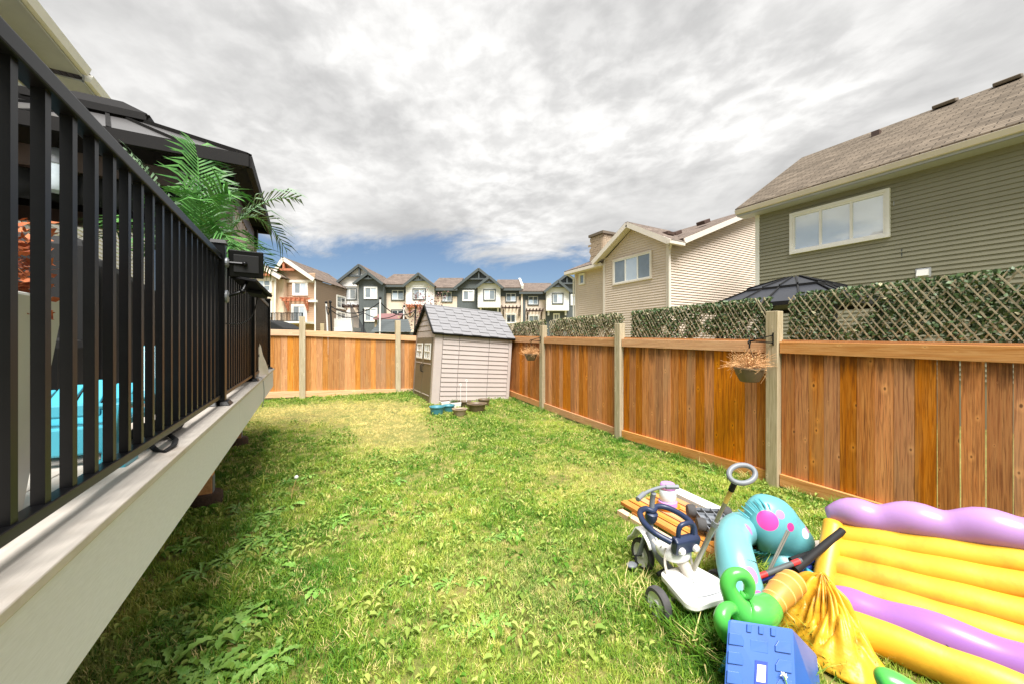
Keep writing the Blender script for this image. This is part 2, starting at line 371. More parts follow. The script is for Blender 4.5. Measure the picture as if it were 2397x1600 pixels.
M_TURQ = mat('turquoise_plastic', lin(62, 158, 178), 0.35, 0.05, 4, coat=0.2)
M_RUST = mat('autumn_leaf', lin(118, 46, 30), 0.7, 0.3, 30, col2=lin(190, 110, 52))
M_PINK = mat('pink_petal', lin(206, 44, 96), 0.6, 0.2, 30)
M_CONC = mat('planter_grey', lin(188, 190, 184), 0.7, 0.05, 6)
M_STRAW = mat('dry_stem', lin(196, 148, 96), 0.85, 0.25, 30, col2=lin(226, 182, 132))
M_POTB = mat('olive_pot', lin(112, 96, 74), 0.5, 0.12, 10)
M_SOIL = mat('soil', lin(70, 52, 40), 0.95, 0.3, 40, bump=0.5)
M_TEAL = mat('teal_pot', lin(70, 134, 146), 0.45, 0.1, 8)
M_POTW = mat('white_pot', lin(230, 228, 222), 0.5, 0.08, 8)
M_POTT = mat('taupe_pot', lin(160, 142, 120), 0.55, 0.12, 8)
M_NAVY = mat('navy_plastic', lin(36, 48, 78), 0.4, 0.08, 8)
M_TRIKEW = mat('white_plastic', lin(236, 235, 232), 0.35, 0.03, 4, coat=0.2, dirt=(lin(196, 186, 168), 9, 0.62, 0.85))
M_GREYP = mat('grey_plastic', lin(124, 128, 134), 0.45, 0.06, 8)
M_TUBE = mat('grey_steel_tube', lin(156, 152, 140), 0.35, 0.08, 12, metal=0.5)
M_YELT = mat('yellow_sticker', lin(214, 184, 96), 0.5, 0.15, 30)
M_RUBBER = mat('rubber', lin(72, 70, 70), 0.8, 0.2, 20)
M_STRAP = mat('grey_strap', lin(186, 178, 166), 0.8, 0.1, 30)
M_LAV = mat('lavender_vinyl', lin(178, 136, 194), 0.32, 0.05, 5, dirt=(lin(160, 138, 146), 3.0, 0.55, 0.8))
M_PURP = mat('purple_vinyl', lin(156, 106, 178), 0.32, 0.06, 5, dirt=(lin(146, 118, 140), 2.6, 0.52, 0.78))
M_YEL = mat('yellow_vinyl', lin(226, 174, 50), 0.42, 0.05, 4, dirt=(lin(196, 132, 40), 2.6, 0.48, 0.75), bump=.2, bscale=12)
M_YELC = mat('yellow_sheet', lin(220, 166, 42), 0.42, 0.10, 6, dirt=(lin(120, 76, 24), 7.0, 0.56, 0.76), bump=0.9, bscale=11)
M_LIME = mat('lime_vinyl', lin(82, 182, 78), 0.28, 0.06, 6, dirt=(lin(128, 150, 80), 4.0, 0.62, 0.85))
M_ORANGE = mat('orange_vinyl', lin(202, 142, 60), 0.4, 0.06, 6, dirt=(lin(176, 128, 76), 4, 0.5, 0.75))
M_ORPALE = mat('pale_orange_print', lin(246, 206, 120), 0.4, 0.04, 6)
M_BLUE = mat('blue_plastic', lin(52, 96, 172), 0.4, 0.05, 5, coat=0.15, dirt=(lin(46, 84, 150), 6, 0.55, 0.8))
M_BLUED = mat('dark_blue_tube', lin(36, 66, 160), 0.4, 0.06, 6)
M_REDP = mat('red_plastic', lin(190, 50, 48), 0.45, 0.06, 8)
M_LIL = mat('lilac_plastic', lin(206, 150, 220), 0.35, 0.05, 8)
M_CLEAR = mat('milky_plastic', lin(214, 226, 236), 0.25, 0.08, 20)
M_AMBER = mat('amber_plastic', lin(238, 170, 50), 0.4, 0.05, 8)
M_PRINT = mat('printed_leaf', lin(24, 84, 44), 0.4, 0.15, 20)
M_NET = mat('trampoline_net', lin(40, 42, 44), 0.9, 0.1, 20, alpha=0.75)
M_REDLEAF = mat('plum_leaf', lin(104, 64, 66), 0.7, 0.35, 4, col2=lin(168, 124, 116))
M_BARK = mat('bark', lin(96, 80, 66), 0.9, 0.3, 14, bump=0.5)
M_WEED = mat('dandelion_leaf', lin(78, 130, 40), 0.5, 0.2, 7, col2=lin(146, 182, 88), rand=0.22)
M_WARM = mat('warm_glass', lin(236, 190, 120), 0.1, 0.1, 10)

# ------------------------------------------------------------------ ground and lawn
def dryness(x, y):
    def g(cx, cy, rx, ry): return math.exp(-(((x - cx) / rx) ** 2 + ((y - cy) / ry) ** 2))
    return min(1.0, 1.25 * g(0.7, 9.0, 1.8, 0.8) + 1.25 * g(1.45, 7.3, 0.8, 1.3) + 0.35 * g(3.3, 3.6, 0.8, 1.4) + 0.5 * g(-0.7, 9.6, 1.6, 0.7) + 0.30 * g(1.4, 2.4, 0.7, 0.8) + 0.35 * g(-1.0, 2.6, 0.35, 1.2))

def ground():
    xs = sorted(set([-4000, -600, -120, -40, -20, -10] + [round(-6 + 0.5 * i, 2) for i in range(29)] + [12, 20, 40, 120, 600, 4000]))
    ys = sorted(set([-4000, -600, -120, -30, -10, -4] + [round(-2 + 0.5 * i, 2) for i in range(30)] + [16, 25, 40, 80, 200, 800, 4000]))
    vs = [(x, y, ground_z(x, y)) for y in ys for x in xs]; nx = len(xs)
    fs = [(j * nx + i, j * nx + i + 1, (j + 1) * nx + i + 1, (j + 1) * nx + i) for j in range(len(ys) - 1) for i in range(nx - 1)]
    me = bpy.data.meshes.new('ground'); me.from_pydata(vs, [], fs); me.shade_smooth()
    m = mat('lawn_soil', lin(96, 104, 44), 0.95, 0.25, 3.0, bump=0.7, bscale=40, col2=lin(140, 128, 70), dirt=(lin(92, 74, 46), 1.4, 0.55, 0.8))
    me.materials.append(m)
    o = bpy.data.objects.new('ground', me); COL.objects.link(o); o['kind'] = 'structure'
ground()

def tint_mat(name, rough=0.6, rootdark=0.75):
    m = bpy.data.materials.new(name); m.use_nodes = True; nt = m.node_tree; N, L = nt.nodes, nt.links
    P = N['Principled BSDF']; P.inputs['Roughness'].default_value = rough; P.inputs['Specular IOR Level'].default_value = 0.35
    a = N.new('ShaderNodeAttribute'); a.attribute_type = 'INSTANCER'; a.attribute_name = 'tint'
    n = N.new('ShaderNodeTexNoise'); n.inputs['Scale'].default_value = 30; tc = N.new('ShaderNodeTexCoord'); L.new(tc.outputs['Object'], n.inputs['Vector'])
    hs = N.new('ShaderNodeHueSaturation'); r = N.new('ShaderNodeMapRange'); r.inputs['To Min'].default_value = 0.7; r.inputs['To Max'].default_value = 1.3
    L.new(n.outputs['Fac'], r.inputs['Value']); L.new(r.outputs[0], hs.inputs['Value']); L.new(a.outputs['Color'], hs.inputs['Color'])
    L.new(hs.outputs[0], P.inputs['Base Color'])
    P.inputs['Subsurface Weight'].default_value = 0.0
    tr = N.new('ShaderNodeBsdfTranslucent'); L.new(hs.outputs[0], tr.inputs['Color'])
    mx = N.new('ShaderNodeMixShader'); mx.inputs[0].default_value = 0.25
    out = N['Material Output']; L.new(P.outputs[0], mx.inputs[1]); L.new(tr.outputs[0], mx.inputs[2]); L.new(mx.outputs[0], out.inputs[0])
    return m
M_TINT = tint_mat('grass_blade')

def tuft_mesh(k, nb, h0, h1, spread, width, lean):
    r = np.random.default_rng(100 + k); vs = []; fs = []
    for _ in range(nb):
        a = r.uniform(0, 2 * math.pi); rad = spread * math.sqrt(r.uniform()); bx, by = rad * math.cos(a), rad * math.sin(a)
        h = r.uniform(h0, h1); d = r.uniform(0, 2 * math.pi); ln = r.uniform(0.15, 1.0) * lean * h; w = width * r.uniform(0.7, 1.3)
        px, py = -math.sin(d) * w, math.cos(d) * w
        k0 = len(vs)
        for t, ww in ((0, 1.0), (0.55, 0.85), (1.0, 0.08)):
            x = bx + math.cos(d) * ln * t * t; y = by + math.sin(d) * ln * t * t; z = h * t * (1 - 0.25 * t * lean)
            vs += [(x - px * ww, y - py * ww, z), (x + px * ww, y + py * ww, z)]
        fs += [(k0, k0 + 1, k0 + 3, k0 + 2), (k0 + 2, k0 + 3, k0 + 5, k0 + 4)]
    me = bpy.data.meshes.new('grass_tuft'); me.from_pydata(vs, [], fs); me.materials.append(M_TINT); return me
def weed_mesh(k, nl, size):
    r = np.random.default_rng(300 + k); vs = []; fs = []
    for _ in range(nl):
        a = r.uniform(0, 2 * math.pi); d0 = r.uniform(0, size * 1.4); s = size * r.uniform(0.5, 1.15); h = r.uniform(0.012, 0.05)
        bx, by = d0 * math.cos(a), d0 * math.sin(a); dr = a + r.normal(0, 0.8); tilt = r.uniform(-0.4, 1.3)
        c, sn = math.cos(dr), math.sin(dr); k0 = len(vs)
        for x, y in ((0, 0), (0.35, 0.26), (0.75, 0.22), (1, 0), (0.75, -0.22), (0.35, -0.26)):
            xx, yy = x * s, y * s
            vs.append((bx + c * xx - sn * yy, by + sn * xx + c * yy, h + tilt * xx + abs(yy) * 0.9 - 0.9 * xx * xx / s))
        fs += [(k0, k0 + 1, k0 + 2, k0 + 3), (k0, k0 + 3, k0 + 4, k0 + 5)]
    me = bpy.data.meshes.new('weed_clump'); me.from_pydata(vs, [], fs); me.materials.append(M_TINT); return me

def scatter(name, meshes, pts, rot, sc, idx, tint):
    src = bpy.data.collections.new(name + '_source')
    for i, me in enumerate(meshes):
        o = bpy.data.objects.new('%s_%02d' % (name, i), me); src.objects.link(o)
    me = bpy.data.meshes.new(name); me.vertices.add(len(pts)); me.vertices.foreach_set('co', np.asarray(pts, dtype=np.float32).ravel())
    for an, ty, dat, key in (('rot', 'FLOAT_VECTOR', rot, 'vector'), ('scl', 'FLOAT', sc, 'value'), ('idx', 'INT', idx, 'value'), ('tint', 'FLOAT_COLOR', tint, 'color')):
        at_ = me.attributes.new(an, ty, 'POINT'); at_.data.foreach_set(key, np.asarray(dat, dtype=np.int32 if ty == 'INT' else np.float32).ravel())
    o = bpy.data.objects.new(name, me); COL.objects.link(o)
    g = bpy.data.node_groups.new(name + '_nodes', 'GeometryNodeTree')
    g.interface.new_socket('Geometry', in_out='INPUT', socket_type='NodeSocketGeometry'); g.interface.new_socket('Geometry', in_out='OUTPUT', socket_type='NodeSocketGeometry')
    gi, go = g.nodes.new('NodeGroupInput'), g.nodes.new('NodeGroupOutput')
    ci = g.nodes.new('GeometryNodeCollectionInfo'); ci.inputs['Collection'].default_value = src
    ci.inputs['Separate Children'].default_value = True; ci.inputs['Reset Children'].default_value = True
    ip = g.nodes.new('GeometryNodeInstanceOnPoints'); ip.inputs['Pick Instance'].default_value = True
    def na(n, ty):
        x = g.nodes.new('GeometryNodeInputNamedAttribute'); x.data_type = ty; x.inputs['Name'].default_value = n; return x.outputs[0]
    mp = g.nodes.new('GeometryNodeMeshToPoints'); g.links.new(gi.outputs[0], mp.inputs[0])
    g.links.new(mp.outputs[0], ip.inputs['Points']); g.links.new(ci.outputs[0], ip.inputs['Instance'])
    g.links.new(na('idx', 'INT'), ip.inputs['Instance Index']); g.links.new(na('rot', 'FLOAT_VECTOR'), ip.inputs['Rotation']); g.links.new(na('scl', 'FLOAT'), ip.inputs['Scale'])
    g.links.new(ip.outputs[0], go.inputs[0])
    md = o.modifiers.new('scatter', 'NODES'); md.node_group = g
    o['kind'] = 'stuff'
    return o

def vnoise(x, y, s, seed):
    """smooth value noise on arrays"""
    x = np.asarray(x) * s; y = np.asarray(y) * s; r = np.random.default_rng(seed); T = r.uniform(0, 1, (64, 64))
    xi, yi = np.floor(x).astype(int), np.floor(y).astype(int); fx, fy = x - xi, y - yi; fx = fx * fx * (3 - 2 * fx); fy = fy * fy * (3 - 2 * fy)
    g = lambda a, b: T[a % 64, b % 64]
    return (g(xi, yi) * (1 - fx) + g(xi + 1, yi) * fx) * (1 - fy) + (g(xi, yi + 1) * (1 - fx) + g(xi + 1, yi + 1) * fx) * fy

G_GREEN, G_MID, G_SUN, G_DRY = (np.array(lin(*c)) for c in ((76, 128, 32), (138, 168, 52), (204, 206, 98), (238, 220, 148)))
def lawn_points(n, x0, x1, y0, y1, seed):
    r = np.random.default_rng(seed); x = r.uniform(x0, x1, n); y = r.uniform(y0, y1, n)
    keep = (x < 4.97) & (y < 10.97) & ~((x > 2.72) & (y > 8.92) & (y < 10.7))
    keep &= ~((x < -1.7))
    return x[keep], y[keep], r
def lawn():
    tufts = [tuft_mesh(k, 16, 0.022, 0.062, 0.035, 0.0019, 0.9) for k in range(5)] + [tuft_mesh(k, 12, 0.06, 0.13, 0.03, 0.0022, 1.0) for k in range(5, 7)]
    X, Y = [], []
    for n, a in ((26000, (-1.7, 5, 1.2, 3.6)), (15000, (-1.7, 5, 3.6, 6.4)), (13000, (-1.7, 5, 6.4, 11)), (4500, (1.0, 5, -0.6, 1.2))):
        x, y, r = lawn_points(n, *a, seed=n); X.append(x); Y.append(y)
    x, y = np.concatenate(X), np.concatenate(Y); n = len(x)
    dry = np.array([dryness(a, b) for a, b in zip(x, y)])
    p1 = vnoise(x, y, 1.1, 5); p2 = vnoise(x, y, 3.1, 6); p3 = vnoise(x, y, 0.45, 9)
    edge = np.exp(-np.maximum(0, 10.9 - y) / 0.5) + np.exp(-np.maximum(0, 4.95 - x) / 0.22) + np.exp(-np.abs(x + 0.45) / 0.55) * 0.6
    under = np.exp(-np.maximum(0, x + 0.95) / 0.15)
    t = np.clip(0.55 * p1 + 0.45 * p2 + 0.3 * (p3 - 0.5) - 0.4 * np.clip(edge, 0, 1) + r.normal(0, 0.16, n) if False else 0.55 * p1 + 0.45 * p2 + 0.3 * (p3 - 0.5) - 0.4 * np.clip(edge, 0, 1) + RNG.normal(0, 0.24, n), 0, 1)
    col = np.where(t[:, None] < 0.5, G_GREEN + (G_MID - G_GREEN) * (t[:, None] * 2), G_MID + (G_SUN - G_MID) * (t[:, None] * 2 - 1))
    dm = np.clip(dry + RNG.normal(0, 0.18, n) * (dry > 0.15) - 0.1, 0, 0.95)[:, None]
    col = col * (1 - dm) + G_DRY * dm
    straw = RNG.uniform(size=n) < 0.09; col[straw] = G_DRY * 0.95
    idx = RNG.integers(0, 5, n)
    tall = (np.clip(edge, 0, 1) > 0.55) & (RNG.uniform(size=n) < 0.22) & (dry < 0.3); idx[tall] = RNG.integers(5, 7, tall.sum())
    near_toys = (x > 1.9) & (x < 3.0) & (y > 0.9) & (y < 1.9); tt = near_toys & (RNG.uniform(size=n) < 0.45); idx[tt] = RNG.integers(5, 7, tt.sum())
    sc = RNG.uniform(0.6, 1.35, n) * (1 - 0.35 * dry) * (0.55 + 0.9 * vnoise(x, y, 4.5, 21))
    sc[tt] *= 1.25
    z = np.array([ground_z(a, b) for a, b in zip(x, y)]) - 0.003
    rot = np.stack([RNG.normal(0, 0.12, n), RNG.normal(0, 0.12, n), RNG.uniform(0, 6.28, n)], 1)
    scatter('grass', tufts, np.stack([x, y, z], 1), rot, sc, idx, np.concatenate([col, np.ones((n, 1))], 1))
    # broad-leaved weeds and clover mixed through the lawn
    n = 9000
    x, y, r = lawn_points(n, -1.6, 5, 1.2, 11, 77); n = len(x)
    q = vnoise(x, y, 1.6, 12); d = np.array([dryness(a, b) for a, b in zip(x, y)])
    keep = (q + RNG.normal(0, 0.15, n) > 0.44) & (d < 0.35 + 0.3 * RNG.uniform(size=n)); x, y = x[keep], y[keep]; n = len(x)
    far = np.clip((y - 2) / 8, 0, 1)
    u = np.clip(RNG.uniform(size=n), 0, 1)[:, None]
    c0, c1 = np.array(lin(96, 148, 46)), np.array(lin(196, 204, 112)); col = c0 + (c1 - c0) * u
    z = np.array([ground_z(a, b) for a, b in zip(x, y)])
    rot = np.stack([RNG.normal(0, 0.15, n), RNG.normal(0, 0.15, n), RNG.uniform(0, 6.28, n)], 1)
    scatter('lawn_weeds', [weed_mesh(k, 6, s) for k, s in enumerate((0.026, 0.034, 0.042, 0.052))], np.stack([x, y, z], 1), rot,
            RNG.uniform(0.6, 1.25, n), RNG.integers(0, 4, n), np.concatenate([col, np.ones((n, 1))], 1))
lawn()

# dandelions, each a rosette of toothed leaves
def rosette_mesh(k, nl, L0):
    r = random.Random(500 + k); vs = []; fs = []
    for i in range(nl):
        a = 2 * math.pi * i / nl + r.uniform(-0.4, 0.4); Ln = L0 * r.uniform(0.55, 1.1); up = r.uniform(0.35, 1.0); W = Ln * r.uniform(0.13, 0.19)
        c, s = math.cos(a), math.sin(a); k0 = len(vs); ns = 11
        side = r.uniform(-0.2, 0.2)
        for j in range(ns + 1):
            t = j / ns
            w = W * (0.18 + 0.95 * t ** 0.9) * (1 - max(0, (t - 0.78) / 0.22) ** 1.6)
            w *= (1.0 if j % 2 else 0.5) if 0 < j < ns - 1 else 0.7
            rad = Ln * t * (1 - 0.12 * t); h = 0.015 + Ln * (up * t - (up * 0.95) * t * t) * 0.85
            off = side * Ln * t * t; back = -0.03 * Ln if j % 2 else 0
            for q in (-1, 0, 1):
                x = rad + (back if q else 0); y = q * w + off
                vs.append((c * x - s * y, s * x + c * y, h + abs(q) * w * 0.35))
        for j in range(ns):
            b = k0 + 3 * j
            fs += [(b, b + 1, b + 4, b + 3), (b + 1, b + 2, b + 5, b + 4)]
    me = bpy.data.meshes.new('dandelion_plant'); me.from_pydata(vs, [], fs); me.shade_smooth(); me.materials.append(M_WEED); return me
def dandelions():
    var = [rosette_mesh(k, 9 + k % 5, L) for k, L in enumerate((0.26, 0.22, 0.18, 0.2, 0.15, 0.12))]
    r = random.Random(3)
    def put(x, y, s, lab, grp, k=None):
        o = bpy.data.objects.new('dandelion_plant', var[r.randrange(6) if k is None else k]); COL.objects.link(o)
        o.location = (x, y, ground_z(x, y) - 0.005); o.rotation_euler = (r.uniform(-.12, .12), r.uniform(-.12, .12), r.uniform(0, 6.28)); o.scale = (s, s, s * r.uniform(0.8, 1.15))
        tag(o, lab, 'weed', grp)
    la = 'leafy green dandelion rosette in the weedy strip along the deck edge'
    big = [(-0.62, 2.62, 1.0, 0), (-0.42, 2.48, 1.0, 1), (-0.70, 2.95, .9, 3), (-0.35, 2.85, .9, 0)]
    for x, y, s, k in big: put(x, y, s, 'large dandelion rosette with long toothed leaves at the foot of the deck', 'large dandelions by the deck', k)
    for _ in range(110):
        y = 2.2 + 3.4 * r.random() ** 1.3; x = -0.42 + r.gauss(0, 0.24) + (y - 2.3) * 0.03
        put(x, y, r.uniform(0.42, 0.85), la, 'dandelions along the deck')
    lb = 'small flat dandelion rosette growing out in the open lawn'
    for _ in range(70):
        x, y = r.uniform(0.1, 2.6), r.uniform(1.6, 6.0)
        if dryness(x, y) > 0.45: continue
        put(x, y, r.uniform(0.35, 0.75), lb, 'dandelions in the lawn')
    lc = 'clump of broad weed leaves growing against the foot of the side fence'
    for y in (1.9, 2.15, 2.9, 3.2, 3.6, 4.1, 6.9, 7.5):
        put(4.8 + r.uniform(-.08, .08), y + r.uniform(-.1, .1), r.uniform(0.6, 1.0), lc, 'weeds along the side fence')
    # seed head on a long stalk near the deck post
    p = V(-0.12, 4.75, ground_z(0, 4.75)); t = thing('dandelion_seedhead', 'white dandelion seed head on a bent stalk near the deck', 'weed', p)
    MB().tube([p, p + V(0.01, .01, .12), p + V(0.05, .02, .25)], 0.003, 5).build('stalk', M_STRAW, t)
    MB().ball(p + V(0.05, .02, .265), 0.022, 10, 7).build('seed_ball', M_POTW, t, smooth=True)
dandelions()

# ------------------------------------------------------------------ fences
def top_side(y): return 1.755 + 0.0205 * y
def side_fence():
    t = thing('side_fence', 'long cedar board fence with tan posts along the side of the lawn', 'fence', (5.0, 5, 0))
    hb = 0.8
    posts = [-0.08, 2.46, 5.02, 7.52, 9.95]
    meshes = []
    for k, w in enumerate((0.128, 0.136, 0.142, 0.148)):
        meshes.append(MB().box(-0.009, 0.009, -w / 2, w / 2, -hb, hb).mesh('board'))
        meshes[-1].materials.append(M_FENCE)
    r = random.Random(11)
    for i in range(4):
        y0, y1 = posts[i] + 0.07, posts[i + 1] - 0.07; n = 17; pitch = (y1 - y0) / n
        for k in range(n):
            y = y0 + pitch * (k + 0.5); zt = top_side(y) - 0.10; zb = ground_z(5, y) + 0.03
            gap = 0.004 if i or k > 7 else 0.009
            me = meshes[r.randrange(4)]; w = (0.128, 0.136, 0.142, 0.148)[meshes.index(me)]
            inst('board', me, t, (5.045 + r.uniform(-.003, .003), y, (zt + zb) / 2), (r.gauss(0, .002), 0, r.gauss(0, .012)), (1, (pitch - gap * r.uniform(0.3, 1.6)) / w, (zt - zb) / (2 * hb)))
        for nm, za, h in (('top_rail', 0, 0.138), ('kick_board', 1, 0.14)):
            zs = [(top_side(y) - h if za == 0 else ground_z(5, y) + 0.03) for y in (y0, y1)]
            mb = MB(); mb.add([(x, y, z + dz) for x in (4.993, 5.033) for y, z in ((y0 + .002, zs[0]), (y1 - .002, zs[1])) for dz in (0, h)], MB.BF)
            mb.build(nm, M_RAIL, t, bevel=0.004)
        mb = MB(); mb.add([(x, y, z + dz) for x in (5.056, 5.09) for y in (y0, y1) for z in (top_side(y) - 0.012,) for dz in (0, 0.035)], MB.BF)
        mb.build('cap_rail', M_RAIL, t)
    for i, y in enumerate(posts):
        ht = (2.16, 2.17, 2.13, 2.19, 2.2)[i]
        lean = r.gauss(0, 0.006)
        mb = MB(); mb.add([(x + lean * z * 0.4, yy, z) for x in (4.952, 5.088) for yy in (y - 0.066, y + 0.066) for z in (ground_z(5, y) - 0.1, ht)], MB.BF)
        mb.build('post', M_POST, t, bevel=0.006)
side_fence()

def back_fence():
    t = thing('back_fence', 'cedar board fence with tall posts closing the far end of the lawn', 'fence', (1.5, 11.0, 0.3))
    ztop = lambda x: 2.10 - 0.042 * x if x > 0 else 2.10 - 0.012 * x
    zbot = lambda x: 0.40 - 0.036 * x
    posts = [-2.45, -0.03, 2.36, 4.78]; hb = 0.8; r = random.Random(5)
    me = MB().box(-0.07, 0.07, -0.009, 0.009, -hb, hb).mesh('board'); me.materials.append(M_FENCEB)
    for i in range(3):
        x0, x1 = posts[i] + 0.06, posts[i + 1] - 0.06; n = 17; p = (x1 - x0) / n
        for k in range(n):
            x = x0 + p * (k + 0.5); zt, zb = ztop(x) - 0.1, zbot(x) + 0.06
            inst('board', me, t, (x, 11.045 + r.uniform(-.003, .003), (zt + zb) / 2), (0, 0, r.gauss(0, .012)), ((p - 0.004) / 0.14, 1, (zt - zb) / (2 * hb)))
        for nm, fn, h in (('top_rail', lambda x: ztop(x) - 0.15, 0.15), ('kick_board', zbot, 0.15)):
            MB().add([(x, y, fn(x) + dz) for x in (x0 + .002, x1 - .002) for y in (10.993, 11.033) for dz in (0, h)], MB.BF).build(nm, M_RAILX, t, bevel=0.004)
    for x, h in zip(posts, (2.42, 2.445, 2.41, 2.3)):
        MB().box(x - 0.07, x + 0.07, 10.95, 11.09, zbot(x) - 0.2, h).build('post', M_POST, t, bevel=0.006)
back_fence()

# willow trellis with artificial ivy above the side fence
def trellis_panel(y0, y1, zb, zt0, zt1, seed, label, dens, dry):
    t = thing('trellis_panel', label, 'trellis', (5.14, (y0 + y1) / 2, zb), 'ivy trellis panels above the side fence')
    r = random.Random(seed)
    sl = MB().box(-0.004, 0.004, -0.0054, 0.0054, -0.5, 0.5).mesh('slat'); sl.materials.append(M_WILLOW)
    h = (zt0 + zt1) / 2 - zb; run = h * 0.62; n = int((y1 - y0) / 0.072)
    for sgn, x in ((1, 5.132), (-1, 5.146)):
        for k in range(-6, n + 1):
            ya = y0 + 0.072 * k + r.gauss(0, .006); yb = ya + run + r.gauss(0, .012)
            if sgn < 0: ya, yb = yb, ya
            a, b = V(x, ya, zb), V(x, yb, zb + h + (zt1 - zt0) * ((yb - y0) / (y1 - y0) - .5) + r.uniform(-.02, .03))
            lo, hi = 0.0, 1.0
            for lim, s_ in ((y0, 1), (y1, -1)):
                fa, fb = (a.y - lim) * s_, (b.y - lim) * s_
                if fa < 0 and fb < 0: lo = 2
                elif fa < 0: lo = max(lo, fa / (fa - fb))
                elif fb < 0: hi = min(hi, fa / (fa - fb))
            if hi - lo < 0.08: continue
            p, q = a.lerp(b, lo), a.lerp(b, hi); d = q - p
            inst('slat', sl, t, (p + q) / 2, (-math.atan2(d.y, d.z), 0, 0), (1, r.uniform(0.8, 1.25), d.length))
    for nm, m, cnt in (('ivy', M_LEAF, int(dens * (y1 - y0))), ('dry_ivy', M_IVYD, int(dry * (y1 - y0)))):
        mb = MB()
        for _ in range(cnt):
            y = r.uniform(y0, y1); f = (y - y0) / (y1 - y0); z = zb + (zt0 + (zt1 - zt0) * f - zb + 0.03) * r.uniform(0, 1) ** 0.85
            if vnoise([y], [z], 6.0, seed)[0] < 0.22: continue
            c = V(5.166 + r.gauss(0, 0.024), y, z); s = r.uniform(0.013, 0.026)
            n_ = V(-1, r.gauss(0, .7), r.gauss(0.3, .7)).normalized(); a = n_.cross(V(0, r.uniform(-1, 1), r.uniform(-1, 1))).normalized(); b = n_.cross(a)
            mb.add([c - a * s, c - a * s * .3 + b * s * .75, c + a * s * 1.1 + n_ * s * .2, c - a * s * .3 - b * s * .75], [(0, 1, 2), (0, 2, 3)])
        o = mb.build(nm, m, t, fix=False); o['kind'] = 'stuff'
trellis_panel(-0.2, 2.36, 1.70, 2.40, 2.35, 1, 'ivy trellis panel over the fence bay behind the yellow and purple inflatable', 2600, 160)
trellis_panel(2.57, 4.86, 1.74, 2.34, 2.31, 2, 'dense green ivy trellis panel on the shed side of the tall basket post', 3000, 420)
trellis_panel(5.10, 7.42, 1.80, 2.31, 2.30, 3, 'pale dry ivy trellis panel in front of the beige house', 1700, 1700)
trellis_panel(7.62, 9.7, 1.86, 2.31, 2.28, 4, 'ivy trellis panel rising just behind the roof of the plastic shed', 1700, 1200)

def inst_m(name, me, parent, M):
    o = bpy.data.objects.new(name, me); COL.objects.link(o); o.parent = parent
    o.matrix_local = Matrix.Translation(-wpos(parent)) @ M
    return o
def fr_mat(fr, a, b, c):
    M = Matrix((fr.u, fr.up, fr.n)).transposed().to_4x4(); M.translation = fr(a, b, c); return M

def window(parent, fr, a0, a1, b0, b1, trim, nx=2, tw=0.09, panes=None, frame=None, c=0.0, bars=False, th=0.05):
    frame = frame or M_TRIMW
    mb = MB()
    for q in ((a0 - tw, a0, b0 - tw, b1 + tw), (a1, a1 + tw, b0 - tw, b1 + tw), (a0, a1, b0 - tw, b0), (a0, a1, b1, b1 + tw)): mb.fbox(fr, *q, c - 0.02, c + th)
    w = mb.build('window', trim, parent)
    f = 0.045; mb = MB()
    for q in ((a0, a0 + f, b0, b1), (a1 - f, a1, b0, b1), (a0 + f, a1 - f, b0, b0 + f), (a0 + f, a1 - f, b1 - f, b1)): mb.fbox(fr, *q, c - 0.02, c + th * 0.7)
    W = (a1 - a0) / nx
    for k in range(1, nx): mb.fbox(fr, a0 + W * k - f * .6, a0 + W * k + f * .6, b0 + f, b1 - f, c - 0.02, c + th * 0.62)
    if bars:
        mb.fbox(fr, a0 + f, a1 - f, (b0 + b1) / 2 - .02, (b0 + b1) / 2 + .02, c - 0.02, c + th * 0.5)
    mb.build('window_frame', frame, w)
    for k in range(nx):
        p = (panes or (M_PANE,))[k % len(panes or (1,))]
        MB().fbox(fr, a0 + W * k + f * .6, a0 + W * (k + 1) - f * .6, b0 + f, b1 - f, c - 0.02, c + 0.008).build('pane', p, w)
    return w

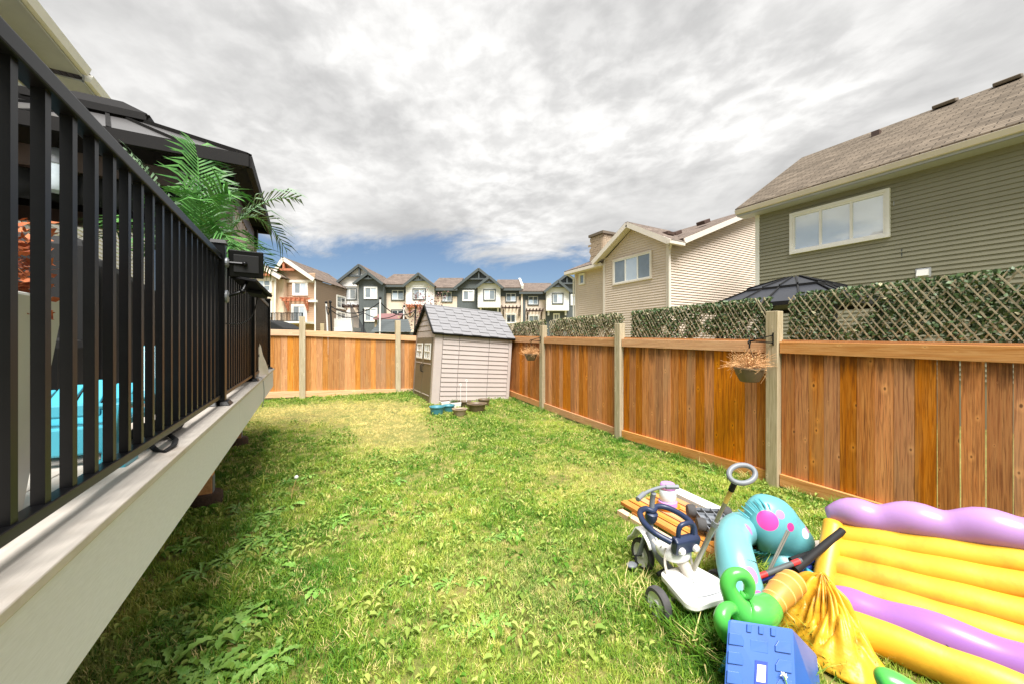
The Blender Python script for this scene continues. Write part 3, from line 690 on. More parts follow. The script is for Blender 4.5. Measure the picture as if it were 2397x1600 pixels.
# ------------------------------------------------------------------ plastic shed
def shed():
    r_ = math.radians(3.6); o = V(2.70, 8.90, 0.25)
    ux, up = V(math.cos(r_), 0, -math.sin(r_)), V(math.sin(r_), 0, math.cos(r_))
    F = Fr(o, ux, (0, -1, 0), up); D = Fr(o, (0, 1, 0), -ux, up)
    t = thing('garden_shed', 'small leaning taupe plastic shed with grey shingled roof in the yard corner', 'shed', o)
    Ln, Dp, Hw, Hr = 2.12, 1.75, 1.82, 2.52
    mb = MB(); mb.fbox(F, 0.03, Ln, -0.12, Hw, -Dp + .03, -0.03)
    mb.build('wall', M_SHED, t)
    for a0, a1 in ((-0.01, 0.19), (2.04, Ln + 0.01)): MB().fbox(F, a0, a1, -0.12, Hw, -0.03, 0.012).build('corner_panel', M_SHED, t, bevel=0.008)
    MB().fbox(F, 0.192, 2.038, -0.12, 0.14, -0.03, 0.008).build('base_panel', M_SHED, t, bevel=0.006); MB().fbox(F, 0.192, 2.038, 1.74, Hw, -0.03, 0.008).build('head_panel', M_SHED, t, bevel=0.006)
    MB().fbox(F, -0.012, 0.10, -0.12, Hw, -Dp, -Dp + .12).build('corner_panel', M_SHED, t, bevel=0.008)
    cols = ((0.20, 0.62), (0.632, 1.45), (1.462, 2.03)); n = 14; b0 = 0.145; ph = (1.74 - b0) / n
    for a0, a1 in cols:
        w = a1 - a0; m = MB(); m.add([(a, b, c) for a in (0, w) for b, cs in ((0, (-.03, 0.016)), (ph - 0.010, (-.03, 0.002))) for c in cs], MB.BF)
        me = m.mesh('wall_course'); me.materials.append(M_SHED)
        for k in range(n): inst_m('wall_course', me, t, fr_mat(F, a0, b0 + ph * k, 0))
    # door end
    mb = MB(); mb.fbox(D, 0.02, Dp - .02, 1.66, Hw, -0.02, 0.012); mb.fbox(D, 0.0, 0.12, -0.12, 1.66, -.02, 0.012); mb.fbox(D, Dp - .12, Dp, -0.12, 1.66, -.02, 0.012)
    mb.build('door_surround', M_SHED, t, bevel=0.006)
    for i, (a0, a1) in enumerate(((0.14, 0.868), (0.882, 1.61))):
        d = MB().fbox(D, a0, a1, -0.08, 1.655, -0.02, 0.02).build('door', M_SHEDD, t, bevel=0.01)
        mb = MB()
        for b in (0.22, 1.0): mb.fbox(D, a0 + .06, a1 - .06, b, b + 0.02, 0.02, 0.03)
        mb.build('door_rib', M_SHED, d)
        mb = MB(); w0, w1, z0, z1 = a0 + 0.11, a1 - 0.11, 1.12, 1.52
        for q in ((w0, w0 + .035, z0, z1), (w1 - .035, w1, z0, z1), (w0 + .035, w1 - .035, z0, z0 + .035), (w0 + .035, w1 - .035, z1 - .035, z1), (w0 + .035, w1 - .035, (z0 + z1) / 2 - .012, (z0 + z1) / 2 + .012)): mb.fbox(D, *q, 0.018, 0.04)
        for k in (1, 2): x = w0 + (w1 - w0) * k / 3; mb.fbox(D, x - .01, x + .01, z0 + .035, z1 - .035, 0.018, 0.034)
        mb.build('window_frame', M_TRIMW, d)
        MB().fbox(D, w0 + .03, w1 - .03, z0 + .03, z1 - .03, 0.015, 0.024).build('pane', M_PANEG, d)
        hx = a1 - .06 if i == 0 else a0 + .06
        MB().tube([D(hx, .78, .02), D(hx, .80, .06), D(hx, .95, .06), D(hx, .97, .02)], 0.011, 6).build('handle', M_BLACKM, d)
    # gable and roof
    G = [(-0.0, Hw), (Dp, Hw), (Dp / 2, Hr - .05)]
    MB().fprism(D, G, -0.03, 0.004).build('gable_panel', M_SHED, t)
    for k in range(4):
        b = Hw + 0.02 + k * 0.14; wd_ = (Hr - .06 - b) / (Hr - Hw) * Dp / 2
        m = MB(); m.add([D(a, bb, c) for a in (Dp / 2 - wd_ + .03, Dp / 2 + wd_ - .03) for bb, cs in ((b, (0, .022)), (b + .128, (0, .006))) for c in cs], MB.BF)
        m.build('gable_shake', M_SHED, t)
    a0, a1 = -0.07, Ln + 0.07; ov = 0.07
    for s_ in (0, 1):
        e = F(0, Hw - 0.05, ov) if s_ == 0 else F(0, Hw - 0.05, -Dp - ov); rg = F(0, Hr, -Dp / 2)
        sl = (rg - e); Ls = sl.length; sd = sl.normalized(); nn = ux.cross(sd).normalized()
        if nn.z < 0: nn = -nn
        R = Fr(e, ux, nn, sd)
        MB().fbox(R, a0, a1, 0, Ls, -0.03, 0.004).build('roof_panel', M_SHEDR if s_ == 0 else M_BLACKM, t)
        rows = 9; rh = Ls / rows; nt_ = 9; tw = (a1 - a0) / nt_
        mes = []
        for thk in (0.02, 0.008):
            m = MB(); m.add([(a, b, c) for a in (0, tw - 0.004) for b, cs in ((0, (0, thk)), (rh + 0.01, (0, 0.004))) for c in cs], MB.BF)
            me = m.mesh('shingle'); me.materials.append(M_SHEDR); mes.append(me)
        if s_ == 0:
            for j in range(rows):
                for k in range(nt_): inst_m('shingle', mes[(j + k) % 2], t, fr_mat(R, a0 + tw * k, rh * j - 0.002, 0.005))
        MB().bar(R(a0 - .012, -0.01, -.01), R(a0 - .012, Ls, -.01), 0.024, 0.05, up=nn).build('barge_board', M_BLACKM, t)
        MB().fbox(R, a0, a1, -0.025, 0.0, -0.035, 0.012).build('eave_trim', M_BLACKM, t)
    MB().tube([F(a0, Hr + .004, -Dp / 2), F(a1, Hr + .004, -Dp / 2)], 0.025, 8).build('ridge_cap', M_SHEDR, t, smooth=True)
shed()

def pot(name, label, c, r0, r1, h, m, n=20, rim=0.02, soil=True, sub=None):
    t = thing(name, label, 'pot', c)
    MB().lathe([(r0 * .9, 0), (r0, 0.005), (r1, h - rim), (r1 * 1.08, h - rim), (r1 * 1.1, h), (r1 * .98, h), (r1 * .94, h - rim), (r0 * .9, h * .6)], c, n).build('pot_body', m, t, smooth=True)
    if soil: MB().lathe([(0.001, h * .8), (r1 * .93, h * .82), (0.001, h * .86)], c, n, close=False).build('soil', M_SOIL, t)
    return t
def shed_pots():
    z = lambda x, y: ground_z(x, y) - 0.005
    def p(u, v): 
        d = 8.0
        for _ in range(6):
            q = at(u, v, d); g = z(q.x, q.y); d = (CAMH - g) * 880 / (v - 800)
        q = at(u, v, d); return V(q.x, q.y, z(q.x, q.y))
    pot('flower_pot', 'large empty teal pot on the grass by the shed corner', p(1023, 970), 0.12, 0.155, 0.19, M_TEAL, soil=False)
    pot('flower_pot', 'smaller teal pot tucked behind the large teal pot', p(1050, 962), 0.10, 0.13, 0.15, M_TEAL, soil=False)
    pot('flower_pot', 'round taupe pot of soil in front of the shed wall', p(1076, 972), 0.11, 0.155, 0.16, M_POTT)
    pot('flower_pot', 'wide low brown planter bowl against the shed wall', p(1116, 963), 0.15, 0.21, 0.20, M_POTB)
    pot('flower_pot', 'dark brown pot standing behind the wide brown bowl', p(1133, 951), 0.10, 0.14, 0.19, M_POTB)
    pot('flower_pot', 'brown pot with two thin stakes behind the round taupe pot', p(1088, 952), 0.10, 0.14, 0.15, M_POTB)
    for u, v, lab in ((1042, 952, 'white plastic tub against the shed behind the teal pots'), (1066, 955, 'white plastic tub of seedlings beside the staked pot')):
        c = p(u, v); t = thing('planter_tub', lab, 'pot', c); mb = MB()
        mb.add([c + V(sx * (0.10 if z_ == 0 else 0.125), sy * (0.07 if z_ == 0 else 0.085), z_) for sx in (-1, 1) for sy in (-1, 1) for z_ in (0, 0.15)], MB.BF); mb.build('tub_body', M_POTW, t, bevel=0.012)
        MB().box(c.x - .115, c.x + .115, c.y - .075, c.y + .075, c.z + .148, c.z + .156).build('soil', M_SOIL, t)
        if u == 1066:
            mb = MB(); r = random.Random(4)
            for _ in range(40):
                q = c + V(r.uniform(-.1, .1), r.uniform(-.06, .06), .15); e = q + V(r.gauss(0, .03), r.gauss(0, .03), r.uniform(.03, .09)); w = V(.008, 0, 0)
                mb.add([q - w, q + w, e], [(0, 1, 2)])
            mb.build('seedling', M_LEAF, t, fix=False)['kind'] = 'stuff'
    for u, h, lab in ((1078, 0.42, 'short white plant stake with a curled tip in the pot by the shed'), (1092, 0.52, 'tall white plant stake standing in the pot by the shed')):
        c = p(u, 953) + V(0, 0, .1); t = thing('plant_stake', lab, 'stake', c)
        MB().tube([c, c + V(.004, 0, h * .6), c + V(0.0, 0, h)], 0.006, 6).build('rod', M_WHITEW, t)
        MB().tube([c + V(0.025 * math.sin(a) , 0, h + .025 - .025 * math.cos(a)) for a in [0.6 * k for k in range(9)]], 0.006, 6).build('curl', M_WHITEW, t)
shed_pots()

def hanging_basket(c, r, label, seed, hook_from):
    t = thing('hanging_basket', label, 'basket', c)
    MB().lathe([(r * .45, -r * .95), (r * .62, -r * .9), (r * .9, -r * .35), (r, 0), (r * 1.05, 0), (r * 1.05, .02), (r * .95, .02), (r * .85, -.03)], c, 22).build('basket_bowl', M_POTB, t, smooth=True)
    MB().lathe([(0.001, -.02), (r * .93, -.02), (0.001, .02)], c, 20, close=False).build('soil', M_SOIL, t)
    rr = random.Random(seed); mb = MB()
    for _ in range(430):
        a = rr.uniform(0, 6.28); p = c + V(math.cos(a) * r * .5 * rr.random(), math.sin(a) * r * .5 * rr.random(), 0.01)
        q = p.copy(); d = V(math.cos(a) * rr.uniform(.2, 1.3), math.sin(a) * rr.uniform(.2, 1.3), rr.uniform(.35, 1.3)).normalized(); L = r * rr.uniform(.5, 1.9)
        path = [p]
        for k in range(4):
            d = (d + V(rr.gauss(0, .45), rr.gauss(0, .45), rr.gauss(-.05, .35))).normalized(); q = q + d * L / 4; path.append(q)
        mb.tube(path, 0.0014, 3)
        for _ in range(3):
            s = path[rr.randrange(2, 5)]; e = s + V(rr.gauss(0, .012), rr.gauss(0, .012), rr.gauss(.004, .012)); w = V(rr.gauss(0, .003), rr.gauss(0, .003), rr.gauss(0, .003))
            mb.add([s - w, s + w, e], [(0, 1, 2)])
    mb.build('dried_plant', M_STRAW, t, fix=False)['kind'] = 'stuff'
    top = V(c.x, c.y, hook_from.z - .05); mb = MB()
    for k in range(3):
        a = 2.1 * k; mb.tube([c + V(math.cos(a) * r, math.sin(a) * r, .01), top], 0.0025, 4)
    mb.build('hanger_wire', M_BLACKM, t)
    MB().tube([top + V(0, 0, -.015), top + V(0, 0, .02), top + V(0.02, 0, .055), top + V(0, 0, .085), top + V(-.025, 0, .06), top + V(-.022, 0, .035)], 0.009, 6).build('hook', M_BLACK, t, smooth=True)
    mb = MB(); w = hook_from; e = top + V(0, 0, .072)
    mb.tube([w, e], 0.007, 6); mb.tube([w + V(0, 0, .09), e], 0.006, 6); mb.tube([w + V(0, 0, -.03), w + V(0, 0, .12)], 0.008, 6)
    mb.build('bracket', M_BLACK, t)
hanging_basket(V(4.78, 2.62, 1.47), 0.165, 'olive hanging basket of dried brown stems on the tall post beside the toys', 3, V(4.955, 2.44, 1.79))
hanging_basket(V(4.80, 7.72, 1.50), 0.15, 'olive hanging basket of dried stems on the fence post beside the shed', 8, V(4.955, 7.53, 1.82))

# ------------------------------------------------------------------ deck, railing
DZ = 1.36
def deck():
    t = thing('deck', 'raised deck with pale grey composite boards and fascia', 'deck', (-2.2, 4, 0))
    b = 0.139
    for k in range(25):
        x1 = -0.432 - (b + .004) * k
        MB().box(x1 - b, x1, -1.2, 7.52, DZ - 0.026, DZ).build('deck_board', M_DECK, t, bevel=0.004)
    for ya, yb in ((-1.2, 3.676), (3.68, 7.5)): MB().box(-0.468, -0.447, ya, yb, 1.062, DZ - 0.03).build('fascia', M_FASC, t, bevel=0.003)
    MB().box(-3.9, -0.447, 7.482, 7.5, 1.066, DZ - 0.03).build('end_fascia', M_FASC, t)
    MB().box(-0.52, -0.475, -1.2, 7.48, 1.08, DZ - .03).build('rim_joist', M_SLATW, t)
    for y in [i * 0.4 - 1 for i in range(21)]: MB().box(-3.9, -0.525, y, y + .04, 1.10, DZ - .03).build('joist', M_SLATW, t)
    MB().box(-0.99, -0.90, -1.2, 7.45, 0.86, 1.10).build('beam', M_SLATW, t)
    for y in (0.6, 5.15, 7.3):
        g = ground_z(-.9, y)
        p = MB().box(-1.0, -0.86, y - .07, y + .07, g + .12, 0.86).build('support_post', M_SLATW, t)
        MB().lathe([(0.16, -.15), (0.16, .1), (.14, .125)], (-0.93, y, g), 18).build('concrete_pier', M_SOIL, p, smooth=True)
        MB().box(-0.858, -0.852, y - .05, y + .05, g + .12, g + .3).build('post_bracket', M_GREYP, p)
deck()

def railing():
    X = -0.52; t = thing('deck_railing', 'black metal deck railing with square balusters and flat top rail', 'railing', (X, 3.4, DZ))
    posts = (-0.1, 3.31, 5.16, 7.40)
    for y in posts:
        p = MB().box(X - .038, X + .038, y - .038, y + .038, DZ, 2.485).build('post', M_BLACK, t, bevel=0.004)
        MB().add([(X + sx * w, y + sy * w, z) for sx in (-1, 1) for sy in (-1, 1) for z, w in ((2.485, .048), (2.51, .04))], MB.BF).build('post_cap', M_BLACK, p)
        MB().add([(X + sx * w, y + sy * w, z) for sx in (-1, 1) for sy in (-1, 1) for z, w in ((DZ, .075), (DZ + .03, .055))], MB.BF).build('post_base', M_BLACK, p, bevel=0.004)
    bal = MB().box(-.0115, .0115, -.0115, .0115, 1.432, 2.37).mesh('baluster'); bal.materials.append(M_BLACK)
    for y0, y1 in zip(posts, posts[1:]):
        MB().box(X - .024, X + .024, y0 + .04, y1 - .04, 2.368, 2.412).build('top_rail', M_BLACK, t, bevel=0.005)
        MB().box(X - .018, X + .018, y0 + .04, y1 - .04, 1.408, 1.436).build('bottom_rail', M_BLACK, t, bevel=0.003)
        n = round((y1 - y0 - .08) / 0.1165); s = (y1 - y0 - .08) / n
        for k in range(n): inst('baluster', bal, t, (X, y0 + .04 + s * (k + .5), 0))
    for k in range(9): pass
    # return along the far end
    MB().box(-3.9, X - .04, 7.38, 7.42, 2.37, 2.41).build('end_top_rail', M_BLACK, t)
    MB().box(-3.9, X - .04, 7.385, 7.415, 1.41, 1.436).build('end_bottom_rail', M_BLACK, t)
    for k in range(28): inst('baluster', bal, t, (X - .1 - .1165 * k, 7.4, 0))
railing()

def solar_light(p, tilt, label, arm, size):
    t = thing('solar_light', label, 'light', p, 'solar lights on the railing post')
    MB().lathe([(.035, 0), (.035, .012), (.02, .02)], p, 14, axis=(1, 0, 0)).build('wall_plate', M_GREYP, t)
    e = p + V(arm, 0, 0)
    MB().tube([p + V(.01, 0, 0), e], 0.011, 8).build('arm', M_BLACK, t, smooth=True)
    MB().ball(e, 0.018, 10, 6).build('joint', M_BLACK, t, smooth=True)
    R = Matrix.Rotation(tilt, 3, 'X') @ Matrix.Rotation(0.12, 3, 'Z')
    c = e + R @ V(0.01, .03, 0.0)
    h = MB().obox(c, (size, .012, size * .92), R).build('panel_housing', M_BLACK, t, bevel=0.006)
    MB().obox(c + R @ V(0, -.018, .0), (size * .72, .008, size * .6), R).build('battery_box', M_BLACKM, h, bevel=0.004)
    return e
e1 = solar_light(V(-0.482, 3.31, 2.36), 0.10, 'square solar panel on a short arm at the top of the railing post', 0.11, 0.105)
def solar_tilted():
    p = V(-0.482, 3.31, 2.12); t = thing('solar_light', 'tilted solar panel on the lower arm of the railing post', 'light', p, 'solar lights on the railing post')
    MB().lathe([(.045, 0), (.045, .012), (.02, .02)], p, 14, axis=(1, 0, 0)).build('wall_plate', M_GREYP, t)
    a, b = at(570, 652, 2.72), at(611, 690, 2.98); n = V(.3, .35, .9)
    MB().tube([p + V(.01, 0, 0), p + V(.10, -.02, .04), a.lerp(b, .15) + V(0, 0, -.015)], .010, 8).build('arm', M_BLACK, t, smooth=True)
    MB().ball(p + V(.10, -.02, .04), .018, 10, 6).build('joint', M_BLACK, t, smooth=True)
    h = MB().bar(a, b, .17, .022, up=n).build('panel_housing', M_BLACK, t, bevel=.004)
    MB().bar(a.lerp(b, .6) + V(0, 0, -.022), a.lerp(b, .95) + V(0, 0, -.022), .11, .03, up=n).build('battery_box', M_BLACKM, h, bevel=.004)
solar_tilted()
def cable(name, label, pts, r, m):
    P = [Vector(p) for p in pts]; q = []
    for i in range(len(P) - 1):
        p0, p1, p2, p3 = P[max(i - 1, 0)], P[i], P[i + 1], P[min(i + 2, len(P) - 1)]
        for k in range(5):
            s = k / 5; q.append(0.5 * ((2 * p1) + (p2 - p0) * s + (2 * p0 - 5 * p1 + 4 * p2 - p3) * s * s + (3 * p1 - p0 - 3 * p2 + p3) * s ** 3))
    q.append(P[-1])
    return tag(MB().tube(q, r, 6).build(name, m, smooth=True), label, 'cable')
cable('cable', 'black cable looping from the tilted solar panel to the railing post', [V(-.482, 3.33, 1.93), V(-.42, 3.4, 1.93), V(-.35, 3.5, 1.99), at(604, 694, 2.95)], 0.004, M_BLACKM)
cable('cable', 'thin grey wire hanging over the deck fascia', [V(-.50, 5.4, 1.375), V(-.45, 5.5, 1.368), V(-.43, 5.5, 1.30), V(-.425, 5.52, 1.15), V(-.44, 5.5, 1.0)], 0.004, M_GREYP)
def deck_strap():
    z = DZ + .006; t = thing('black_strap_bag', 'black fabric bag with a strap lying under the railing', 'bag', (-.58, 2.2, DZ))
    MB().ball((-.60, 2.36, DZ + .035), 0.16, 14, 8, (.55, 1.2, .22)).build('bag_body', M_FABRIC, t, smooth=True)
    MB().tube([V(-.60, 2.2, z + .01), V(-.52, 2.02, z), V(-.485, 1.98, z), V(-.475, 2.06, z + .004), V(-.50, 2.2, z), V(-.56, 2.32, z + .01)], 0.011, 6, flat=0.4).build('strap', M_BLACKM, t)
deck_strap()
def cream_cloth():
    t = thing('cream_cloth', 'cream cloth bundle pushed against the far railing', 'cloth', (-.55, 6.2, DZ))
    r = random.Random(2); mb = MB(); n, m = 16, 7; vs = []
    for j in range(m):
        f = j / (m - 1)
        for k in range(n):
            a = 2 * math.pi * k / n; rr = (0.17 * (1 - f) ** .7 + .012) * (1 + .22 * math.sin(a * 4 + j)) * (1 + r.uniform(-.08, .08))
            vs.append((-.55 + math.cos(a) * rr * .62, 6.1 + math.sin(a) * rr * 1.5 - .1 * f, DZ + .52 * f))
    mb.add(vs, [(j * n + k, j * n + (k + 1) % n, (j + 1) * n + (k + 1) % n, (j + 1) * n + k) for j in range(m - 1) for k in range(n)])
    mb.build('bundle', mat('cream_fabric', lin(206, 194, 178), .9, .06, 12), t, smooth=True, angle=180)
cream_cloth()

# ------------------------------------------------------------------ things on the deck
def planter():
    c = V(-.70, 1.42, DZ); t = thing('tall_planter', 'tall pale grey planter of rust coloured autumn leaves on the deck', 'planter', c)
    MB().add([c + V(sx * w, sy * w, z) for sx in (-1, 1) for sy in (-1, 1) for z, w in ((0, .06), (.56, .115))], MB.BF).build('planter_body', M_CONC, t, bevel=0.008)
    r = random.Random(9); mb = MB()
    for _ in range(1300):
        a = r.uniform(0, 6.28); f = r.random(); p = c + V(math.cos(a) * .125 * math.sqrt(r.random()), math.sin(a) * .125 * math.sqrt(r.random()), .50 + .25 * f)
        s = r.uniform(.008, .019); d = V(r.gauss(0, 1), r.gauss(0, 1), r.gauss(0, .6)).normalized(); q = d.cross(V(r.gauss(0, 1), r.gauss(0, 1), r.gauss(0, 1))).normalized()
        mb.add([p, p + d * s + q * s * .5, p + d * s * 2, p + d * s - q * s * .5], [(0, 1, 2), (0, 2, 3)])
    mb.build('foliage', M_RUST, t, fix=False)['kind'] = 'stuff'
planter()
def kid_chair():
    t = thing('child_chair', 'turquoise plastic child armchair behind the balusters', 'chair', (-.83, 2.1, DZ))
    x0, x1 = -1.06, -.60
    for nm, q in (('seat', (x0, x1, 1.95, 2.36, 1.475, 1.50)), ('front_apron', (x0, x1, 1.90, 1.925, 1.40, 1.50)), ('arm', (x0 - .04, x0 + .05, 1.90, 2.30, 1.56, 1.58)), ('arm', (x1 - .05, x1 + .04, 1.90, 2.30, 1.56, 1.58)), ('arm_rail', (x0 + .05, x1 - .05, 1.93, 1.95, 1.53, 1.58))):
        MB().box(*q).build(nm, M_TURQ, t, bevel=0.008)
    for x in (x0 - .02, x1 + .0):
        MB().bar((x, 1.93, 1.565), (x, 1.86, DZ), .03, .09).build('leg', M_TURQ, t, bevel=0.006)
        MB().bar((x, 2.30, 1.60), (x, 2.50, DZ), .03, .08).build('leg', M_TURQ, t, bevel=0.006)
        MB().box(x - .05, x + .05, 1.82, 1.94, DZ, DZ + .014).build('foot', M_TURQ, t)
    for k in range(5):
        x = x0 + .05 + .09 * k; MB().bar((x, 2.34, 1.52), (x, 2.48, 1.58 + .02 * (2 - abs(2 - k)) + (.2 if k == 4 else 0)), .075, .018, up=(0, 1, 0)).build('back_slat', M_TURQ, t, bevel=0.006)
kid_chair()
def grill():
    t = thing('covered_grill', 'large appliance under a black cover standing on the deck', 'grill', (-1.5, 4.0, DZ))
    mb = MB(); y0, y1 = 3.08, 5.0
    mb.add([(x, y, z) for x, w in ((-2.0, 0), (-1.02, 1)) for y in (y0, y1) for z in (DZ + .02, (2.40 if y == y0 else 2.24) - (.10 if w else 0))], MB.BF)
    mb.build('cover', M_FABRIC, t, bevel=0.06)
    MB().box(-1.95, -1.08, y0 + .06, y1 - .06, DZ, DZ + .05).build('base', M_BLACKM, t)
    t = thing('deck_sofa', 'black cushioned sofa beside the covered appliance', 'sofa', (-2.2, 2.4, DZ))
    MB().box(-2.6, -1.02, 2.55, 3.02, DZ, DZ + .46).build('seat', M_BLACKM, t, bevel=0.05)
    MB().box(-2.6, -1.02, 2.86, 3.06, DZ + .40, DZ + 1.0).build('backrest', M_BLACKM, t, bevel=0.05)
grill()
def flowers():
    c = V(-1.32, 5.22, DZ); t = thing('flower_planter', 'planter of bright pink flowers behind the covered appliance', 'planter', c)
    MB().lathe([(.12, 0), (.17, .55), (.19, .55), (.19, .6), (.15, .6)], c, 16).build('planter_body', M_BLACKM, t, smooth=True)
    r = random.Random(6); mb, ml = MB(), MB()
    for _ in range(46):
        p = c + V(r.gauss(0, .16), r.gauss(0, .12), .72 + r.random() * .28); s = r.uniform(.02, .035)
        for k in range(5):
            a = k * 1.257; d = V(math.cos(a), r.gauss(0, .3), math.sin(a)) * s; mb.add([p, p + d + V(0, 0, .006), p + d * .9 + V(s * .4, 0, .4 * s)], [(0, 1, 2)])
        ml.tube([c + V(0, 0, .58), p], .003, 3)
    mb.build('blossom', M_PINK, t, fix=False)['kind'] = 'stuff'; ml.build('stem', M_LEAF, t)
flowers()

def frond(mb, mb2, base, tip, arch, n, ll, seed, side=None):
    r = random.Random(seed); base, tip = Vector(base), Vector(tip); path = []
    for k in range(13):
        s = k / 12; path.append(base.lerp(tip, s) + V(0, 0, arch * 4 * s * (1 - s)))
    mb2.tube(path, [0.007 * (1 - .8 * k / 12) + .0015 for k in range(13)], 5)
    for k in range(n):
        s = 0.18 + 0.82 * k / n; i = min(int(s * 12), 11); f = s * 12 - i; p = path[i].lerp(path[i + 1], f); d = (path[i + 1] - path[i]).normalized()
        sd = d.cross(V(0, 0, 1)).normalized() if side is None else Vector(side); un = sd.cross(d).normalized()
        L = ll * (0.45 + 0.75 * math.sin(math.pi * min(1, s * .92 + .05))) * r.uniform(.85, 1.1)
        for q in (-1, 1):
            o = (sd * q * .80 + d * .62 + un * r.uniform(.05, .35)).normalized(); w = d * 0.0105
            m1 = p + o * L * .5; e = p + o * L + V(0, 0, -L * r.uniform(.15, .5))
            mb.add([p - w * .6, p + w * .6, m1 + w, m1 - w, e], [(0, 1, 2, 3), (3, 2, 4)])
def palm():
    c = V(-0.84, 4.18, DZ); t = thing('potted_palm', 'green artificial palm with arching fronds spilling over the deck railing', 'palm', c)
    MB().lathe([(.13, 0), (.18, .32), (.19, .32), (.19, .36), (.16, .36)], c, 16).build('pot', M_BLACKM, t, smooth=True)
    tr = [c + V(0, 0, .3), c + V(.03, 0, .7), c + V(.05, .03, 1.15)]
    MB().tube(tr, [.045, .04, .03], 8).build('trunk', M_BARK, t, smooth=True)
    top = c + V(.05, .03, 1.05)
    tips = [(at(462, 338, 3.35), .10, M_PALM, None), (at(697, 466, 3.75), .22, M_PALMD, None), (at(672, 590, 3.9), .42, M_PALMD, None), (at(355, 470, 3.0), .05, M_PALM, None),
            (at(395, 560, 2.9), .12, M_PALMD, None), (at(545, 460, 3.3), .25, M_PALM, None), (at(300, 360, 3.1), .08, M_PALMD, None), (at(560, 620, 3.2), .30, M_PALM, None), (at(430, 420, 3.2), .02, M_PALM, None),
            (at(520, 640, 3.0), .22, M_PALM, None), (at(230, 560, 3.3), .22, M_PALM, None), (at(640, 640, 4.0), .25, M_PALM, None), (at(470, 470, 2.95), .2, M_PALM, None), (at(330, 590, 3.1), .12, M_PALM, None), (at(500, 380, 3.5), .08, M_PALMD, None)]
    for k, (e, arch, m, sd) in enumerate(tips):
        mb, m2 = MB(), MB(); frond(mb, m2, top, e, arch, 24, .30 if k not in (1, 2) else .30, k, sd)
        f = mb.build('frond', m, t, fix=False); m2.build('frond_stem', MATS['palm_leaf'], f)
palm()

